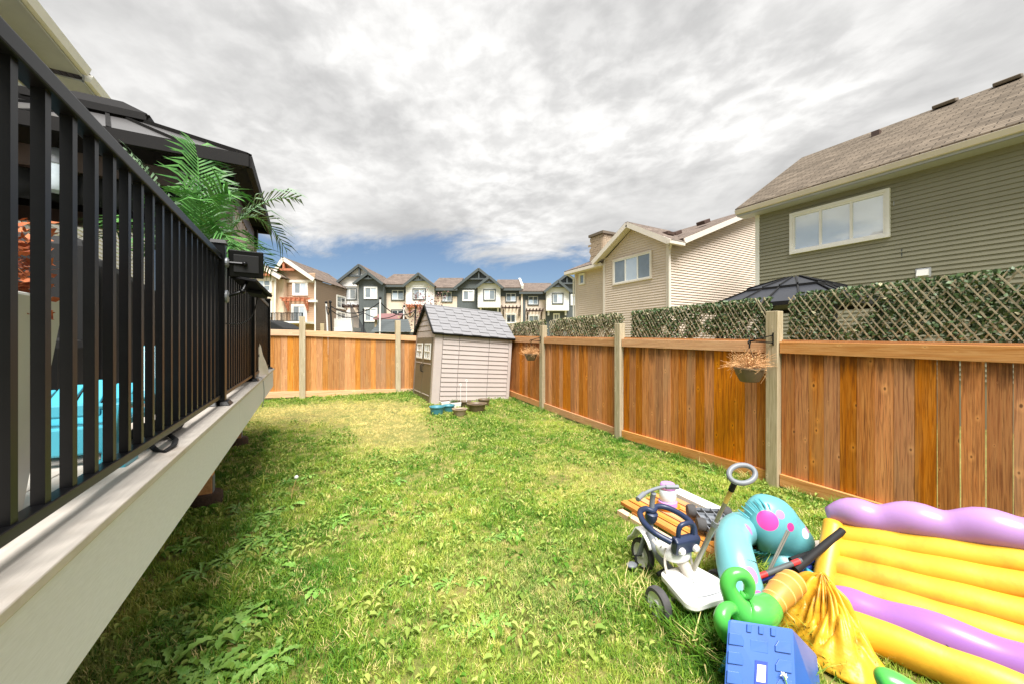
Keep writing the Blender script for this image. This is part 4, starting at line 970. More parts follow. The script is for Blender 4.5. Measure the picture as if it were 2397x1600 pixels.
mat('gazebo_post', lin(136, 118, 114), .45, .08, 6)
def gazebo():
    X0, X1, Y0, Y1, ZE = -3.3, -0.45, 4.30, 6.83, 3.53
    t = thing('deck_gazebo', 'dark metal gazebo with two tier hardtop and tied curtains on the deck', 'gazebo', (-2.2, 6.5, DZ))
    px, py = (-0.66, -3.05), (4.54, 6.60)
    for x in px:
        for y in py: MB().box(x - .06, x + .06, y - .06, y + .06, DZ, 3.36).build('post', MATS['gazebo_post'], t, bevel=0.006)
    for nm, q in (('beam', (px[1], px[0], 4.50, 4.58, 3.21, 3.38)), ('beam', (px[1], px[0], 6.56, 6.64, 3.21, 3.38)), ('beam', (-.70, -.62, 4.58, 6.56, 3.21, 3.38)), ('beam', (-3.09, -3.01, 4.58, 6.56, 3.21, 3.38))):
        MB().box(*q).build(nm, M_GAZB, t, bevel=0.004)
    for x, y in ((px[0], py[0]), (px[0], py[1])): MB().box(x - .075, x + .075, y - .075, y + .075, 3.16, 3.42).build('corner_bracket', M_GAZ, t, bevel=0.004)
    ins = 1.01; zi = ZE + .55
    c0 = [V(X0, Y0, ZE), V(X1, Y0, ZE), V(X1, Y1, ZE), V(X0, Y1, ZE)]; c1 = [V(X0 + ins, Y0 + ins, zi), V(X1 - ins, Y0 + ins, zi), V(X1 - ins, Y1 - ins, zi), V(X0 + ins, Y1 - ins, zi)]
    for i in range(4):
        j = (i + 1) % 4; n = 6
        for k in range(n):
            a, b = k / n, (k + 1) / n
            p = [c0[i].lerp(c0[j], a), c0[i].lerp(c0[j], b), c1[i].lerp(c1[j], b), c1[i].lerp(c1[j], a)]
            MB().prism(p, (0, 0, .012)).build('roof_panel', M_GAZR, t)
            q = [v + V(0, 0, -.022) for v in p]; MB().prism(q, (0, 0, .01)).build('ceiling_panel', M_BLACKM, t)
        mb = MB()
        for k in range(n + 1): mb.bar(c0[i].lerp(c0[j], k / n) + V(0, 0, .02), c1[i].lerp(c1[j], k / n) + V(0, 0, .02), .03, .03)
        mb.build('roof_seam', M_GAZ, t)
        MB().bar(c0[i] + V(0, 0, -.035), c0[j] + V(0, 0, -.035), .05, .11).build('eave_fascia', M_GAZ, t)
        MB().bar(c0[i] + V(0, 0, .022), c1[i] + V(0, 0, .022), .05, .04).build('hip_cap', M_GAZ, t)
        # upper tier
        o_ = 0.03; zu = zi + .085; u0 = [V(X0 + ins - o_, Y0 + ins - o_, zu), V(X1 - ins + o_, Y0 + ins - o_, zu), V(X1 - ins + o_, Y1 - ins + o_, zu), V(X0 + ins - o_, Y1 - ins + o_, zu)]
        rg = [V(X0 + ins + .24, 5.565, zu + .2), V(X1 - ins - .24, 5.565, zu + .2)]
        pt = {0: [u0[0], u0[1], rg[1], rg[0]], 1: [u0[1], u0[2], rg[1]], 2: [u0[2], u0[3], rg[0], rg[1]], 3: [u0[3], u0[0], rg[0]]}[i]
        MB().prism(pt, (0, 0, .015)).build('upper_roof_panel', M_GAZ, t)
        MB().bar(u0[i] + V(0, 0, -.03), u0[j] + V(0, 0, -.03), .04, .07).build('upper_fascia', M_GAZ, t)
        MB().bar(c1[i] + V(0, 0, .0), V(u0[i].x, u0[i].y, zu), .04, .04).build('vent_post', M_GAZ, t)
    # curtains tied at the yard side
    def curtain(p, q, z0, z1, n, amp, m, nm):
        mb = MB(); p, q = Vector(p), Vector(q); d = (q - p).normalized(); s = V(d.y, -d.x, 0); vs = []
        for k in range(n + 1):
            o = p.lerp(q, k / n) + s * amp * math.sin(k * 1.9) * (1 + .4 * math.sin(k * .7))
            vs += [(o.x, o.y, z0), (o.x, o.y, z1)]
        mb.add(vs, [(2 * k, 2 * k + 1, 2 * k + 3, 2 * k + 2) for k in range(n)]); o = mb.build(nm, m, t, smooth=True, angle=180)
        md = o.modifiers.new('thickness', 'SOLIDIFY'); md.thickness = .004
    curtain((-.65, 4.62, 0), (-.65, 6.52, 0), 1.42, 3.21, 60, .028, M_CURT, 'curtain')
    curtain((-.74, 4.56, 0), (-1.02, 4.56, 0), 1.42, 3.21, 14, .03, M_FABRIC, 'net_curtain')
    curtain((-1.02, 4.56, 0), (-2.95, 4.56, 0), 2.96, 3.21, 30, .04, M_FABRIC, 'rolled_net')
gazebo()
def lamps():
    c = V(-1.76, 4.48, 3.18); t = thing('hanging_lantern', 'dome topped glass lantern hanging under the gazebo roof', 'lamp', c)
    MB().lathe([(.001, .20), (.03, .19), (.075, .14), (.09, .06), (.09, .05)], c, 16, close=False).build('lamp_cap', M_GREYP, t, smooth=True)
    MB().lathe([(.085, .05), (.088, -.12), (.07, -.16), (.001, -.17)], c, 16, close=False).build('glass', M_CLEAR, t, smooth=True)
    MB().tube([c + V(0, 0, .05), c + V(0, 0, -.1)], .02, 8).build('bulb', M_WARM, t)
    MB().tube([c + V(0, 0, .19), c + V(0, .1, .48)], .004, 5).build('cord', M_BLACKM, t)
    c = V(-2.02, 4.45, 3.36); t = thing('cage_lamp', 'small wire cage pendant lamp under the gazebo roof', 'lamp', c)
    MB().ball(c, .03, 10, 7).build('bulb', M_WARM, t, smooth=True); mb = MB()
    for k in range(6):
        a = k * 1.047; mb.tube([c + V(0, 0, .08), c + V(math.cos(a) * .07, math.sin(a) * .07, -.02), c + V(math.cos(a) * .04, math.sin(a) * .04, -.06)], .003, 4)
    mb.tube([c + V(0, 0, .08), c + V(0, .1, .25)], .004, 5); mb.build('cage', M_GAZB, t)
lamps()

# ------------------------------------------------------------------ houses
def siding(mb, fr, a0, a1, b, h, c=0.0, t=0.03):
    mb.add([fr(a, bb, cc) for a in (a0, a1) for bb, cs in ((b, (c - .02, c + t)), (b + h, (c - .02, c + .003))) for cc in cs], MB.BF)
def roof_slab(parent, fr, e0, e1, r1, r0, m, th=0.10, name='roof'):
    """eave edge e0-e1, ridge edge r0-r1 as (a, b, c)"""
    p = [fr(*e0), fr(*e1), fr(*r1), fr(*r0)]
    n = (p[1] - p[0]).cross(p[3] - p[0]).normalized()
    if n.z < 0: n = -n
    o = MB().prism(p, n * th).build(name, m, parent)
    roof_uv(o, (p[1] - p[0]).normalized(), (p[3] - p[0] - (p[1] - p[0]).normalized() * (p[3] - p[0]).dot((p[1] - p[0]).normalized())).normalized())
    return o

mat('vent_brown', lin(112, 100, 86), .8, .1, 5)
def green_house():
    t = thing('green_house', 'two storey sage green vinyl sided house with brown shingled roof', 'house', (16, 2, 0))
    F = Fr((12, 6.36, 0), (0, -1, 0), (-1, 0, 0)); Ln = 9.2
    MB().box(12.0, 19.6, -2.84, 6.36, 0, 5.62).build('wall_core', M_GREEN, t)
    m = MB(); h = 0.1016; m.add([(a, b, c) for a in (0, Ln) for b, cs in ((0, (-.01, .026)), (h - .004, (-.01, .002))) for c in cs], MB.BF); me = m.mesh('siding_course'); me.materials.append(M_GREEN)
    k = 0; z = 1.0
    while z < 5.55:
        inst_m('siding_course', me, t, fr_mat(F, 0.0, z, 0.001)); z += h; k += 1
    MB().fbox(F, -0.03, 0.085, 0, 5.62, -0.03, 0.035).build('corner_trim', M_TRIMW, t)
    window(t, F, 0.98, 2.90, 4.31, 5.31, M_TRIMW, 3, .07, (M_PANE,), c=0.03, th=.06)
    v = MB().fbox(F, 3.38, 3.62, 3.22, 3.42, 0.0, 0.03).build('dryer_vent', M_TAUPE, t)
    MB().add([F(a, b, c) for a in (3.41, 3.59) for b, cs in ((3.25, (.03, .12)), (3.39, (.03, .06))) for c in cs], MB.BF).build('vent_hood', M_TRIMW, v)
    for a in (3.02,): MB().fbox(F, a, a + .012, 4.95, 5.06, .02, .024).build('siding_lap', M_TAUPE, t)
    MB().fbox(F, 3.15, 3.165, 3.72, 3.92, .012, .023).build('siding_lap', M_DTRIM, t)
    # soffit, fascia, gutter
    MB().fbox(F, -0.35, Ln, 5.60, 5.63, 0.0, 0.42).build('soffit', M_TAUPE, t)
    MB().fbox(F, -0.35, Ln, 5.60, 5.76, 0.40, 0.425).build('fascia', M_TAUPE, t)
    g = MB(); g.add([F(a, b, c) for a in (-0.36, Ln) for b, cs in ((5.66, (.43, .50)), (5.78, (.43, .545))) for c in cs], MB.BF); g.build('gutter', M_CREAM, t, bevel=.008)
    rb, rc = 8.28, -3.6
    roof_slab(t, F, (-.36, 5.74, .46), (Ln, 5.74, .46), (Ln, rb, rc), (-.36, rb, rc), M_ROOFG)
    roof_slab(t, F, (Ln, 5.74, -7.66), (-.36, 5.74, -7.66), (-.36, rb, rc), (Ln, rb, rc), M_ROOFG)
    MB().fprism(Fr((12, 6.36, 0), (1, 0, 0), (0, 1, 0)), [(0, 5.6), (7.6, 5.6), (3.6, 8.2)], -.1, 0).build('gable_wall', M_GREEN, t)
    for s_ in (1, -1):
        MB().bar(F(-.37, 5.72, .46 if s_ > 0 else -7.66), F(-.37, rb - .02, rc), .03, .16, up=(0, 0, 1)).build('barge_board', M_TAUPE, t)
    sl = (F(0, rb, rc) - F(0, 5.74, .46)).normalized()
    for a in (1.35, 3.1, 4.15, 5.0):
        if a == 1.35:
            p = F(a + .5, 5.74, .46) + sl * 3.9; MB().obox(p + V(0, 0, .1), (.09, .09, .12)).build('plumbing_vent', M_GAZB, t)
        else:
            p = F(a, rb, rc) - sl * .22; MB().obox(p + V(-.02, 0, .17), (.16, .22, .045), Matrix.Rotation(-.35, 3, 'Y')).build('roof_vent', MATS['vent_brown'], t, bevel=.02)
green_house()

def beige_house():
    t = thing('beige_house', 'two storey beige vinyl sided house with front gable and stone chimney', 'house', (16, 12.5, 0))
    MB().box(12.0, 22.5, 9.5, 12.95, 0, 5.6).build('wall_core', M_BEIGE, t)
    MB().box(12.35, 22.5, 12.95, 15.45, 0, 5.4).build('wall_core', M_BEIGE, t)
    W = Fr((12, 12.95, 0), (0, -1, 0), (-1, 0, 0)); W2 = Fr((12.35, 15.45, 0), (0, -1, 0), (-1, 0, 0)); E = Fr((12, 9.5, 0), (1, 0, 0), (0, -1, 0))
    h = 0.1016; mb = MB(); z = 1.2; apex, ap = 6.55, 1.725
    while z < apex - .1:
        lo, hi = 0.0, 3.45
        if z > 5.5: k = (z + h - 5.5) / (apex - 5.5) * ap; lo, hi = k, 3.45 - k
        if hi > lo + .05: siding(mb, W, lo, hi, z, h)
        z += h
    mb.fprism(W, [(0, 5.5), (3.45, 5.5), (ap, apex)], -.1, -.002)
    z = 1.2
    while z < 5.35: siding(mb, W2, 0, 2.5, z, h); z += h
    o = mb.build('gable_siding', M_BEIGE, t); o['kind'] = 'stuff'
    mb = MB(); z = 1.2; rf = lambda x: 5.72 + .404 * (x - .85)
    while z < 7.5:
        a0 = 0 if z + h < 5.6 else max(0, (z + h - 5.72) / .404 + .85)
        if a0 < 10: siding(mb, E, a0, 10.5, z, h)
        z += h
    mb.fprism(E, [(0, 1.0), (10.5, 1.0), (10.5, 7.5), (5.6, 7.6), (.6, 5.62), (0, 5.6)], -.1, -.004)
    o = mb.build('end_siding', M_BEIGE, t); o['kind'] = 'stuff'
    for fr, a0, a1, top in ((W, 3.37, 3.50, 5.6), (W, -.06, .07, 5.5), (W2, -.06, .06, 5.4), (E, -.05, .08, 5.55)): MB().fbox(fr, a0, a1, 0.5, top, -.01, .04).build('corner_trim', M_CREAM, t)
    window(t, W, .65, 2.65, 4.33, 5.33, M_CREAM, 3, .06, (M_PANEG, M_PANE, M_PANEG), c=.034)
    window(t, W2, .38, .72, 4.72, 5.2, M_TRIMW, 1, .05, (M_PANEG,), c=.034)
    # gable roof towards the yard
    for s_ in (-1, 1):
        ae, ar = ap + s_ * (ap + .38), ap
        roof_slab(t, W, (ae, 5.42, .42), (ae, 5.42, -5.5 if s_ < 0 else -.42), (ar, apex + .1, -5.5 if s_ < 0 else -2.2), (ar, apex + .1, .42), M_ROOFD, .08)
        MB().bar(W(ae, 5.40, .40), W(ar, apex + .06, .40), .05, .20).build('barge_board', M_CREAM, t)
        MB().prism([W(ae, 5.36, .38), W(ar, apex + .02, .38), W(ar, apex + .02, 0), W(ae, 5.36, 0)], (0, 0, .02)).build('soffit', M_CREAM, t)
    MB().fbox(W, 3.72, 3.86, 5.36, 5.50, -.40, .44).build('gutter', M_CREAM, t)
    MB().tube([W(3.72, 5.38, .2), W(3.56, 5.22, .1), W(3.56, .5, .1)], .04, 6).build('downspout', M_CREAM, t)
    # main roof
    roof_slab(t, E, (.45, 5.58, .34), (.45, 5.58, -6.4), (5.6, 7.66, -6.4), (5.6, 7.66, .34), M_ROOFD, .1)
    roof_slab(t, E, (10.9, 5.58, -6.4), (10.9, 5.58, .34), (5.6, 7.66, .34), (5.6, 7.66, -6.4), M_ROOFD, .1)
    MB().bar(E(.45, 5.56, .33), E(5.6, 7.64, .33), .04, .2).build('barge_board', M_CREAM, t)
    MB().prism([E(.45, 5.52, 0), E(5.6, 7.6, 0), E(5.6, 7.6, .32), E(.45, 5.52, .32)], (0, 0, .02)).build('soffit', M_CREAM, t)
    roof_slab(t, W2, (-.3, 5.36, .5), (2.5, 5.36, .5), (2.5, 6.5, -2.3), (-.3, 6.5, -2.3), M_ROOFD, .08)
    MB().fbox(W2, -.3, 2.45, 5.26, 5.40, .42, .54).build('gutter', M_CREAM, t); MB().fbox(W2, -.3, 2.45, 5.3, 5.33, 0, .42).build('soffit', M_CREAM, t)
    MB().tube([W2(-.22, 5.27, .45), W2(-.1, 5.1, .08), W2(-.1, .5, .08)], .035, 6).build('downspout', M_TRIMW, t)
    for x in (1.5, 3.4): MB().obox(E(x, 5.8 + .404 * (x - .45), -.9) + V(0, 0, .06), (.22, .2, .08), Matrix.Rotation(-.38, 3, 'Y')).build('roof_vent', M_GAZB, t, bevel=.02)
    MB().obox(W(2.9, 6.0, -.6) + V(0, 0, .05), (.2, .2, .07)).build('roof_vent', M_GAZB, t, bevel=.02)
    c = MB().box(13.2, 14.1, 14.35, 15.25, 5.2, 7.25).build('chimney', M_STONE, t)
    r = random.Random(1); mes = [MB().box(-w, w, -.02, .02, -.05, .05).mesh('stone') for w in (.07, .1, .13)]
    for me in mes: me.materials.append(M_STONE)
    for j in range(18):
        y = 14.40
        while y < 15.2:
            i = r.randrange(3); w = (.07, .1, .13)[i]; inst('stone', mes[i], c, (13.19, y + w, 5.35 + j * .106), (0, 0, math.pi / 2), (1, r.uniform(.6, 1.3), 1)); y += 2 * w + .012
        x = 13.25
        while x < 14.0:
            i = r.randrange(3); w = (.07, .1, .13)[i]; inst('stone', mes[i], c, (x + w, 14.34, 5.35 + j * .106), (0, 0, 0), (1, r.uniform(.6, 1.3), 1)); x += 2 * w + .012
    MB().box(13.1, 14.2, 14.25, 15.35, 7.25, 7.38).build('chimney_cap', MATS['vent_brown'], c)
beige_house()

def own_house():
    t = thing('grey_house', 'pale grey sided house with wide cream soffits rising behind the deck', 'house', (-7, 4, 0))
    F = Fr((-4, -6, 0), (0, 1, 0), (1, 0, 0)); L = 15.7; h = .1016
    MB().box(-10, -4.0, -6, 9.7, 0, 6.62).build('wall_core', M_GREYSID, t)
    MB().box(-10, -4.5, 9.7, 17, 0, 6.35).build('wall_core', M_WSID, t)
    mb = MB(); z = 1.3
    while z < 6.55: siding(mb, F, 0, L, z, h); z += h
    o = mb.build('siding', M_GREYSID, t); o['kind'] = 'stuff'
    F2 = Fr((-4.5, 9.7, 0), (0, 1, 0), (1, 0, 0)); mb = MB(); z = 1.3
    while z < 6.3: siding(mb, F2, 0, 7.3, z, h); z += h
    o = mb.build('rear_siding', M_WSID, t); o['kind'] = 'stuff'
    MB().fbox(F, L - .1, L + .03, 0, 6.62, -.02, .04).build('corner_trim', M_TRIMW, t)
    window(t, F, 13.9, 14.9, 2.6, 3.9, M_TRIMW, 2, .08, (M_PANE,), c=.034)
    window(t, F2, .9, 2.3, 2.2, 4.0, M_TRIMW, 2, .08, (M_PANE, M_PANEG), c=.034)
    for fr, a0, a1, b, nm in ((F, 0, L + .0, 6.60, 1), (F2, .06, 3.4, 6.52, 2)):
        c = .5 if nm == 1 else 1.0
        MB().fbox(fr, a0, a1, b, b + .03, 0, c).build('soffit', M_TAUPE, t)
        MB().fbox(fr, a0, a1, b - .02, b + .16, c - .02, c + .005).build('fascia', M_TAUPE, t)
        MB().add([fr(a, bb, cc) for a in (a0, a1) for bb, cs in ((b + .02, (c + .01, c + .08)), (b + .15, (c + .01, c + .125))) for cc in cs], MB.BF).build('gutter', M_TRIMW, t)
        roof_slab(t, fr, (a0, b + .13, c + .03), (a1, b + .13, c + .03), (a1, b + 2.0, -3.5), (a0, b + 2.0, -3.5), M_ROOFD, .08)
own_house()

CAMU, CAMN = (C_, -S_, 0), (-S_, -C_, 0)
def hood(t, F, a0, a1, b, c, m):
    mb = MB(); mb.fbox(F, a0, a1, b, b + .16, c + .55, c + .70)
    for k in range(6):
        x = a0 + (a1 - a0 - .1) * k / 5; mb.fbox(F, x, x + .1, b + .16, b + .30, c, c + .95)
    h = mb.build('door_hood', m, t); mb = MB()
    for x in (a0 + .12, a1 - .24):
        mb.fbox(F, x, x + .12, b - .75, b, c, c + .12); mb.prism([F(x, b - .7, c + .1), F(x, b - .02, c + .6), F(x, b - .02, c + .45), F(x, b - .5, c + .1)], F.u * .12)
    mb.build('hood_bracket', m, h)
def gable(t, F, aL, aR, bE, aP, bP, c, cb, wm, rm, tm, deco=True, tb=.24):
    MB().fprism(F, [(aL + .15, bE), (aR - .15, bE), (aP, bP - .1)], c - .1, c).build('gable_wall', wm, t)
    for s_, ae in ((-1, aL), (1, aR)):
        roof_slab(t, F, (ae, bE - .03, c + .42), (ae, bE - .03, cb), (aP, bP, cb), (aP, bP, c + .42), rm, .08)
        MB().bar(F(ae, bE - .08, c + .40), F(aP, bP - .06, c + .40), .06, tb).build('barge_board', tm, t)
    if deco:
        k = .50; b = bE + (bP - bE) * k; w = (aR - aL) / 2 * (1 - k)
        mb = MB(); mb.fbox(F, aP - w, aP + w, b - .13, b + .02, c, c + .3); mb.fbox(F, aP - .07, aP + .07, b, bP - .1, c, c + .28); mb.build('gable_truss', tm, t)

def tan_house():
    D = 32.0; F = Fr(cw(0, D), CAMU, CAMN); A = lambda u: (u - 1198.5) * D / 880; B = lambda v: CAMH + (800 - v) * D / 880
    t = thing('tan_house', 'tan two storey house with cream gables and a balcony beyond the back fence', 'house', cw(A(680), D))
    for u0, u1, vt, m, c in ((585, 658, 656, M_TANL, .9), (658, 672, 656, M_TANL, .5), (672, 738, 657, M_TAN, 0)):
        MB().fbox(F, A(u0), A(u1), 0, B(vt), -3, c).build('wall', m, t)
    mb = MB()
    for k in range(34): siding(mb, F, A(672), A(738), 2.2 + .16 * k, .16, .004)
    mb.build('siding', M_TAN, t)['kind'] = 'stuff'
    S = Fr(F(A(738), 0, 0), -Vector(CAMN), CAMU)
    MB().fbox(S, 0, 6.6, 0, B(658), -4, 0).build('side_wall', M_TANS, t)
    mb = MB()
    for k in range(34): siding(mb, S, 0.1, 6.6, 1.6 + .16 * k, .16)
    mb.build('side_siding', M_TANS, t)['kind'] = 'stuff'
    for z, zz in ((676, 701), (718, 743)):
        window(t, S, 3.9, 5.6, B(zz) - .3, B(z) - .15, M_TRIMW, 2, .12, (M_PANEG, M_PANED), c=.036, bars=True)
    gable(t, F, A(638), A(741), B(655), A(670), B(607), .05, -7.2, M_TAN, M_ROOFD, M_CREAM, False, .3)
    # the long roof side
    gable(t, F, A(580), A(679), B(655), A(630), B(627), .95, -2.0, M_TANL, M_ROOFD, M_CREAM, False, .3)
    MB().fbox(F, A(670), A(738), B(662), B(656), .0, .12).build('frieze_board', M_CREAM, t)
    MB().fbox(F, A(590), A(658), B(662), B(655), .9, 1.0).build('frieze_board', M_CREAM, t)
    for (ul, ur, vb, up_, vp, c) in ((649, 695, 633, 670, 612, .3), (612, 652, 649, 629.5, 631, 1.2)):
        mb = MB(); mb.fbox(F, A(ul), A(ur), B(vb) - .1, B(vb) + .08, c - .1, c + .1); mb.fbox(F, A(up_) - .08, A(up_) + .08, B(vb), B(vp), c - .1, c + .1)
        mb.bar(F(A(ul), B(vb), c), F(A(up_), B(vp) - .1, c), .14, .14); mb.bar(F(A(ur), B(vb), c), F(A(up_), B(vp) - .1, c), .14, .14); mb.build('gable_truss', M_RED, t)
    window(t, F, A(621), A(649), B(685), B(661), M_TRIMW, 2, .14, (M_PANE, M_PANEG), c=.92, bars=True)
    window(t, F, A(624), A(649), B(741), B(712), M_TRIMW, 2, .14, (M_PANE, M_PANEG), c=.92, bars=True)
    window(t, F, A(690), A(717), B(688), B(663), M_TRIMW, 2, .16, (M_PANEG, M_PANE), c=.04)
    window(t, F, A(687), A(715), B(755), B(717), M_TRIMW, 2, .16, (M_PANEG, M_PANE), c=.04)
    MB().fbox(F, A(726), A(744), B(708), B(703), .0, .3).build('trim_band', M_TRIMW, t)
    hood(t, F, A(671), A(726), B(707), .02, M_RED)
    MB().fbox(F, A(646), A(738), B(759), B(755), 0, 1.9).build('balcony_floor', M_TRIMW, t); mb = MB()
    b0, b1, cc = B(755), B(736), 1.85
    mb.fbox(F, A(646), A(736), b1 - .05, b1, cc - .03, cc + .03); mb.fbox(F, A(646), A(736), b0 + .04, b0 + .08, cc - .03, cc + .03)
    for k in range(29): a = A(646) + (A(736) - A(646)) * k / 28; w = .05 if k % 7 == 0 else .018; mb.fbox(F, a - w, a + w, b0, b1, cc - .02, cc + .02)
    mb.build('balcony_railing', M_BLACK, t)
    for a in (A(652), A(732)): MB().fbox(F, a, a + .2, 0, B(759), 1.5, 1.7).build('balcony_post', M_RED, t)
    MB().tube([F(A(739), B(658), .1), F(A(739), .4, .1)], .06, 6).build('downspout', M_TRIMW, t)
    MB().tube([F(A(661), B(657), .95), F(A(658), .4, 1.0)], .06, 6).build('downspout', M_TRIMW, t)
tan_house()

def terrace():
    D = 38.0; F = Fr(cw(0, D), CAMU, CAMN); A = lambda u: (u - 1198.5) * D / 880; B = lambda v: CAMH + (800 - v) * D / 880
    BR = lambda v: CAMH + (800 - v) * (D + 4.5) / 880
    def wall(t, u0, u1, v, m, c, v1=None): return MB().fbox(F, A(u0), A(u1), 0 if v1 is None else B(v1), B(v), -5, c).build('wall', m, t)
    def lap(t, u0, u1, v0, v1, m, c):
        mb = MB(); b = B(v1)
        while b < B(v0) - .1: siding(mb, F, A(u0), A(u1), b, .17, c, .02); b += .17
        mb.build('siding', m, t)['kind'] = 'stuff'
    def batten(t, u0, u1, v0, v1, m, c):
        mb = MB(); a = A(u0)
        while a < A(u1) - .05: mb.fbox(F, a, a + .05, B(v1), B(v0), c - .01, c + .025); a += .32
        mb.build('batten', m, t)['kind'] = 'stuff'
    def win(t, u0, u1, v0, v1, tr, c, panes): window(t, F, A(u0), A(u1), B(v1), B(v0), tr, 2, .10, panes, c=c, bars=False, th=.06)
    def roof(t, u0, u1, vE, vR):
        roof_slab(t, F, (A(u0), B(vE), .45), (A(u1), B(vE), .45), (A(u1), BR(vR), -4.5), (A(u0), BR(vR), -4.5), M_ROOFD, .1)
        MB().fbox(F, A(u0), A(u1), B(vE) - .22, B(vE), .3, .48).build('gutter', M_DTRIM, t)
        MB().fbox(F, A(u0), A(u1), B(vE) - .75, B(vE) - .2, -.02, .03).build('frieze_board', M_DTRIM, t)
        r = random.Random(int(u0))
        for k in range(2): a = A(u0 + (u1 - u0) * r.uniform(.2, .8)); MB().obox(F(a, BR(vR) - .3, -4.0), (.18, .18, .18)).build('roof_vent', M_DTRIM, t)
    th = lambda lab, u: thing('townhouse', lab, 'townhouse', cw(A(u), D), 'row of townhouses beyond the back fence')
    LG, GL = (M_PANE, M_PANEG), (M_PANEG, M_PANE)
    t = th('townhouse with big white gable and charcoal bay at the end of the row', 868)
    wall(t, 788, 848, 668, M_WSID, 0); lap(t, 788, 848, 670, 716, M_WSID, .004); wall(t, 848, 905, 668, M_DGREY, .8); batten(t, 848, 905, 668, 770, M_DGREY, .8); wall(t, 905, 954, 670, M_BSID, 0)
    wall(t, 788, 848, 716, M_BSID, .012)
    gable(t, F, A(781), A(907), B(671), A(844), B(622), .1, -7, M_WSID, M_ROOFD, M_DTRIM)
    gable(t, F, A(838), A(906), B(668), A(872), B(643), .85, -5, M_DGREY, M_ROOFD, M_DTRIM)
    roof(t, 890, 956, 669, 644)
    win(t, 806, 833, 677, 701, M_DTRIM, .02, LG); win(t, 862, 888, 677, 700, M_TRIMW, .82, GL); win(t, 862, 888, 725, 752, M_TRIMW, .82, GL); win(t, 918, 945, 680, 702, M_DTRIM, .02, LG); win(t, 918, 945, 727, 752, M_DTRIM, .02, (M_PANED,))
    MB().fbox(F, A(808), A(822), B(765), B(726), .0, .08).build('door', M_TRIMW, t)
    hood(t, F, A(790), A(847), B(722), .02, M_GAZB)
    mb = MB(); b0, b1, cc = B(769), B(750), 2.6
    mb.fbox(F, A(773), A(852), b1 - .06, b1, cc, cc + .08); mb.fbox(F, A(773), A(852), b0 - .35, b0, cc - 2.6, cc + .08)
    for k in range(34): a = A(773) + (A(852) - A(773)) * k / 33; mb.fbox(F, a - .035, a + .035, b0, b1 - .06, cc + .01, cc + .07)
    for a in (A(775), A(850)): mb.fbox(F, a - .1, a + .1, 0, b0, cc - .3, cc)
    mb.build('porch_railing', M_TRIMW, t)
    MB().fbox(F, A(793), A(795.5), B(747), B(727), .5, .56).build('flag', M_NAVY, t)
    t = th('townhouse with a small white gable between two brown roofs', 1000)
    wall(t, 954, 1019, 672, M_WSID, .6, 716); lap(t, 954, 1019, 674, 716, M_WSID, .604); wall(t, 954, 1019, 716, M_BSID, .3); wall(t, 1019, 1070, 676, M_BSID, 0)
    gable(t, F, A(949), A(1022), B(673), A(985), B(644), .65, -5, M_WSID, M_ROOFD, M_DTRIM)
    roof(t, 1008, 1072, 677, 653); win(t, 972, 998, 680, 702, M_DTRIM, .62, GL); win(t, 1036, 1057, 684, 706, M_DTRIM, .02, LG); hood(t, F, A(958), A(990), B(722), .32, M_RED)
    t = th('townhouse with a big charcoal gable and white front bay', 1146)
    wall(t, 1070, 1121, 674, M_DGREY, 0); batten(t, 1070, 1121, 674, 760, M_DGREY, 0); wall(t, 1120, 1172, 676, M_WSID, .8, 722); lap(t, 1120, 1172, 678, 720, M_WSID, .804); wall(t, 1121, 1172, 722, M_DGREY, .02); wall(t, 1172, 1222, 676, M_BSID, 0)
    gable(t, F, A(1064), A(1179), B(676), A(1121.5), B(631), .1, -7, M_DGREY, M_ROOFD, M_DTRIM)
    gable(t, F, A(1114), A(1178), B(677), A(1147), B(652), .85, -5, M_WSID, M_ROOFD, M_DTRIM)
    roof(t, 1160, 1221, 677, 657)
    win(t, 1085, 1108, 682, 703, M_TRIMW, .02, GL); win(t, 1135, 1159, 682, 704, M_DTRIM, .82, LG); win(t, 1185, 1207, 687, 706, M_DTRIM, .02, GL); win(t, 1186, 1206, 737, 755, M_TRIMW, .02, (M_PANED,))
    hood(t, F, A(1174), A(1219), B(724), .02, M_GAZB)
    MB().bar(F(A(1222.5), B(674), .5), F(A(1209) + .4, BR(657) + .1, -4.5), .22, .35).build('party_wall_cap', M_TRIMW, t)
    MB().fbox(F, A(1219.5), A(1223.5), 0, B(676), -5, .25).build('party_wall', M_BSID, t)
    for u in (1126, 1166): MB().fbox(F, A(u) - .08, A(u) + .08, B(731), B(722), .0, .5).build('bay_bracket', M_TRIMW, t)
    t = th('lower townhouse with a white gable in front of a charcoal gable beside the beige house', 1300)
    wall(t, 1223.5, 1230, 681, M_DGREY, .1); wall(t, 1230, 1277, 686, M_BSID, 0); wall(t, 1277, 1329, 685, M_WSID, .8, 729); lap(t, 1277, 1329, 687, 727, M_WSID, .804); wall(t, 1277, 1329, 729, M_DGREY, .02); wall(t, 1329, 1385, 684, M_DGREY, 0); batten(t, 1329, 1385, 684, 760, M_DGREY, 0)
    gable(t, F, A(1272), A(1384), B(685), A(1326), B(643), .1, -7, M_DGREY, M_ROOFD, M_DTRIM)
    gable(t, F, A(1271), A(1333), B(686), A(1303.5), B(661), .85, -5, M_WSID, M_ROOFD, M_DTRIM)
    roof(t, 1215, 1300, 685, 665)
    win(t, 1237, 1259, 694, 713, M_DTRIM, .02, LG); win(t, 1292, 1314, 691, 712, M_DTRIM, .82, GL); win(t, 1338, 1360, 692, 713, M_TRIMW, .02, LG); win(t, 1297, 1308, 736, 748, M_TRIMW, .04, (M_PANEG,)); win(t, 1238, 1260, 740, 757, M_TRIMW, .02, (M_PANEG,))
    hood(t, F, A(1231), A(1271), B(731), .02, M_GAZB)
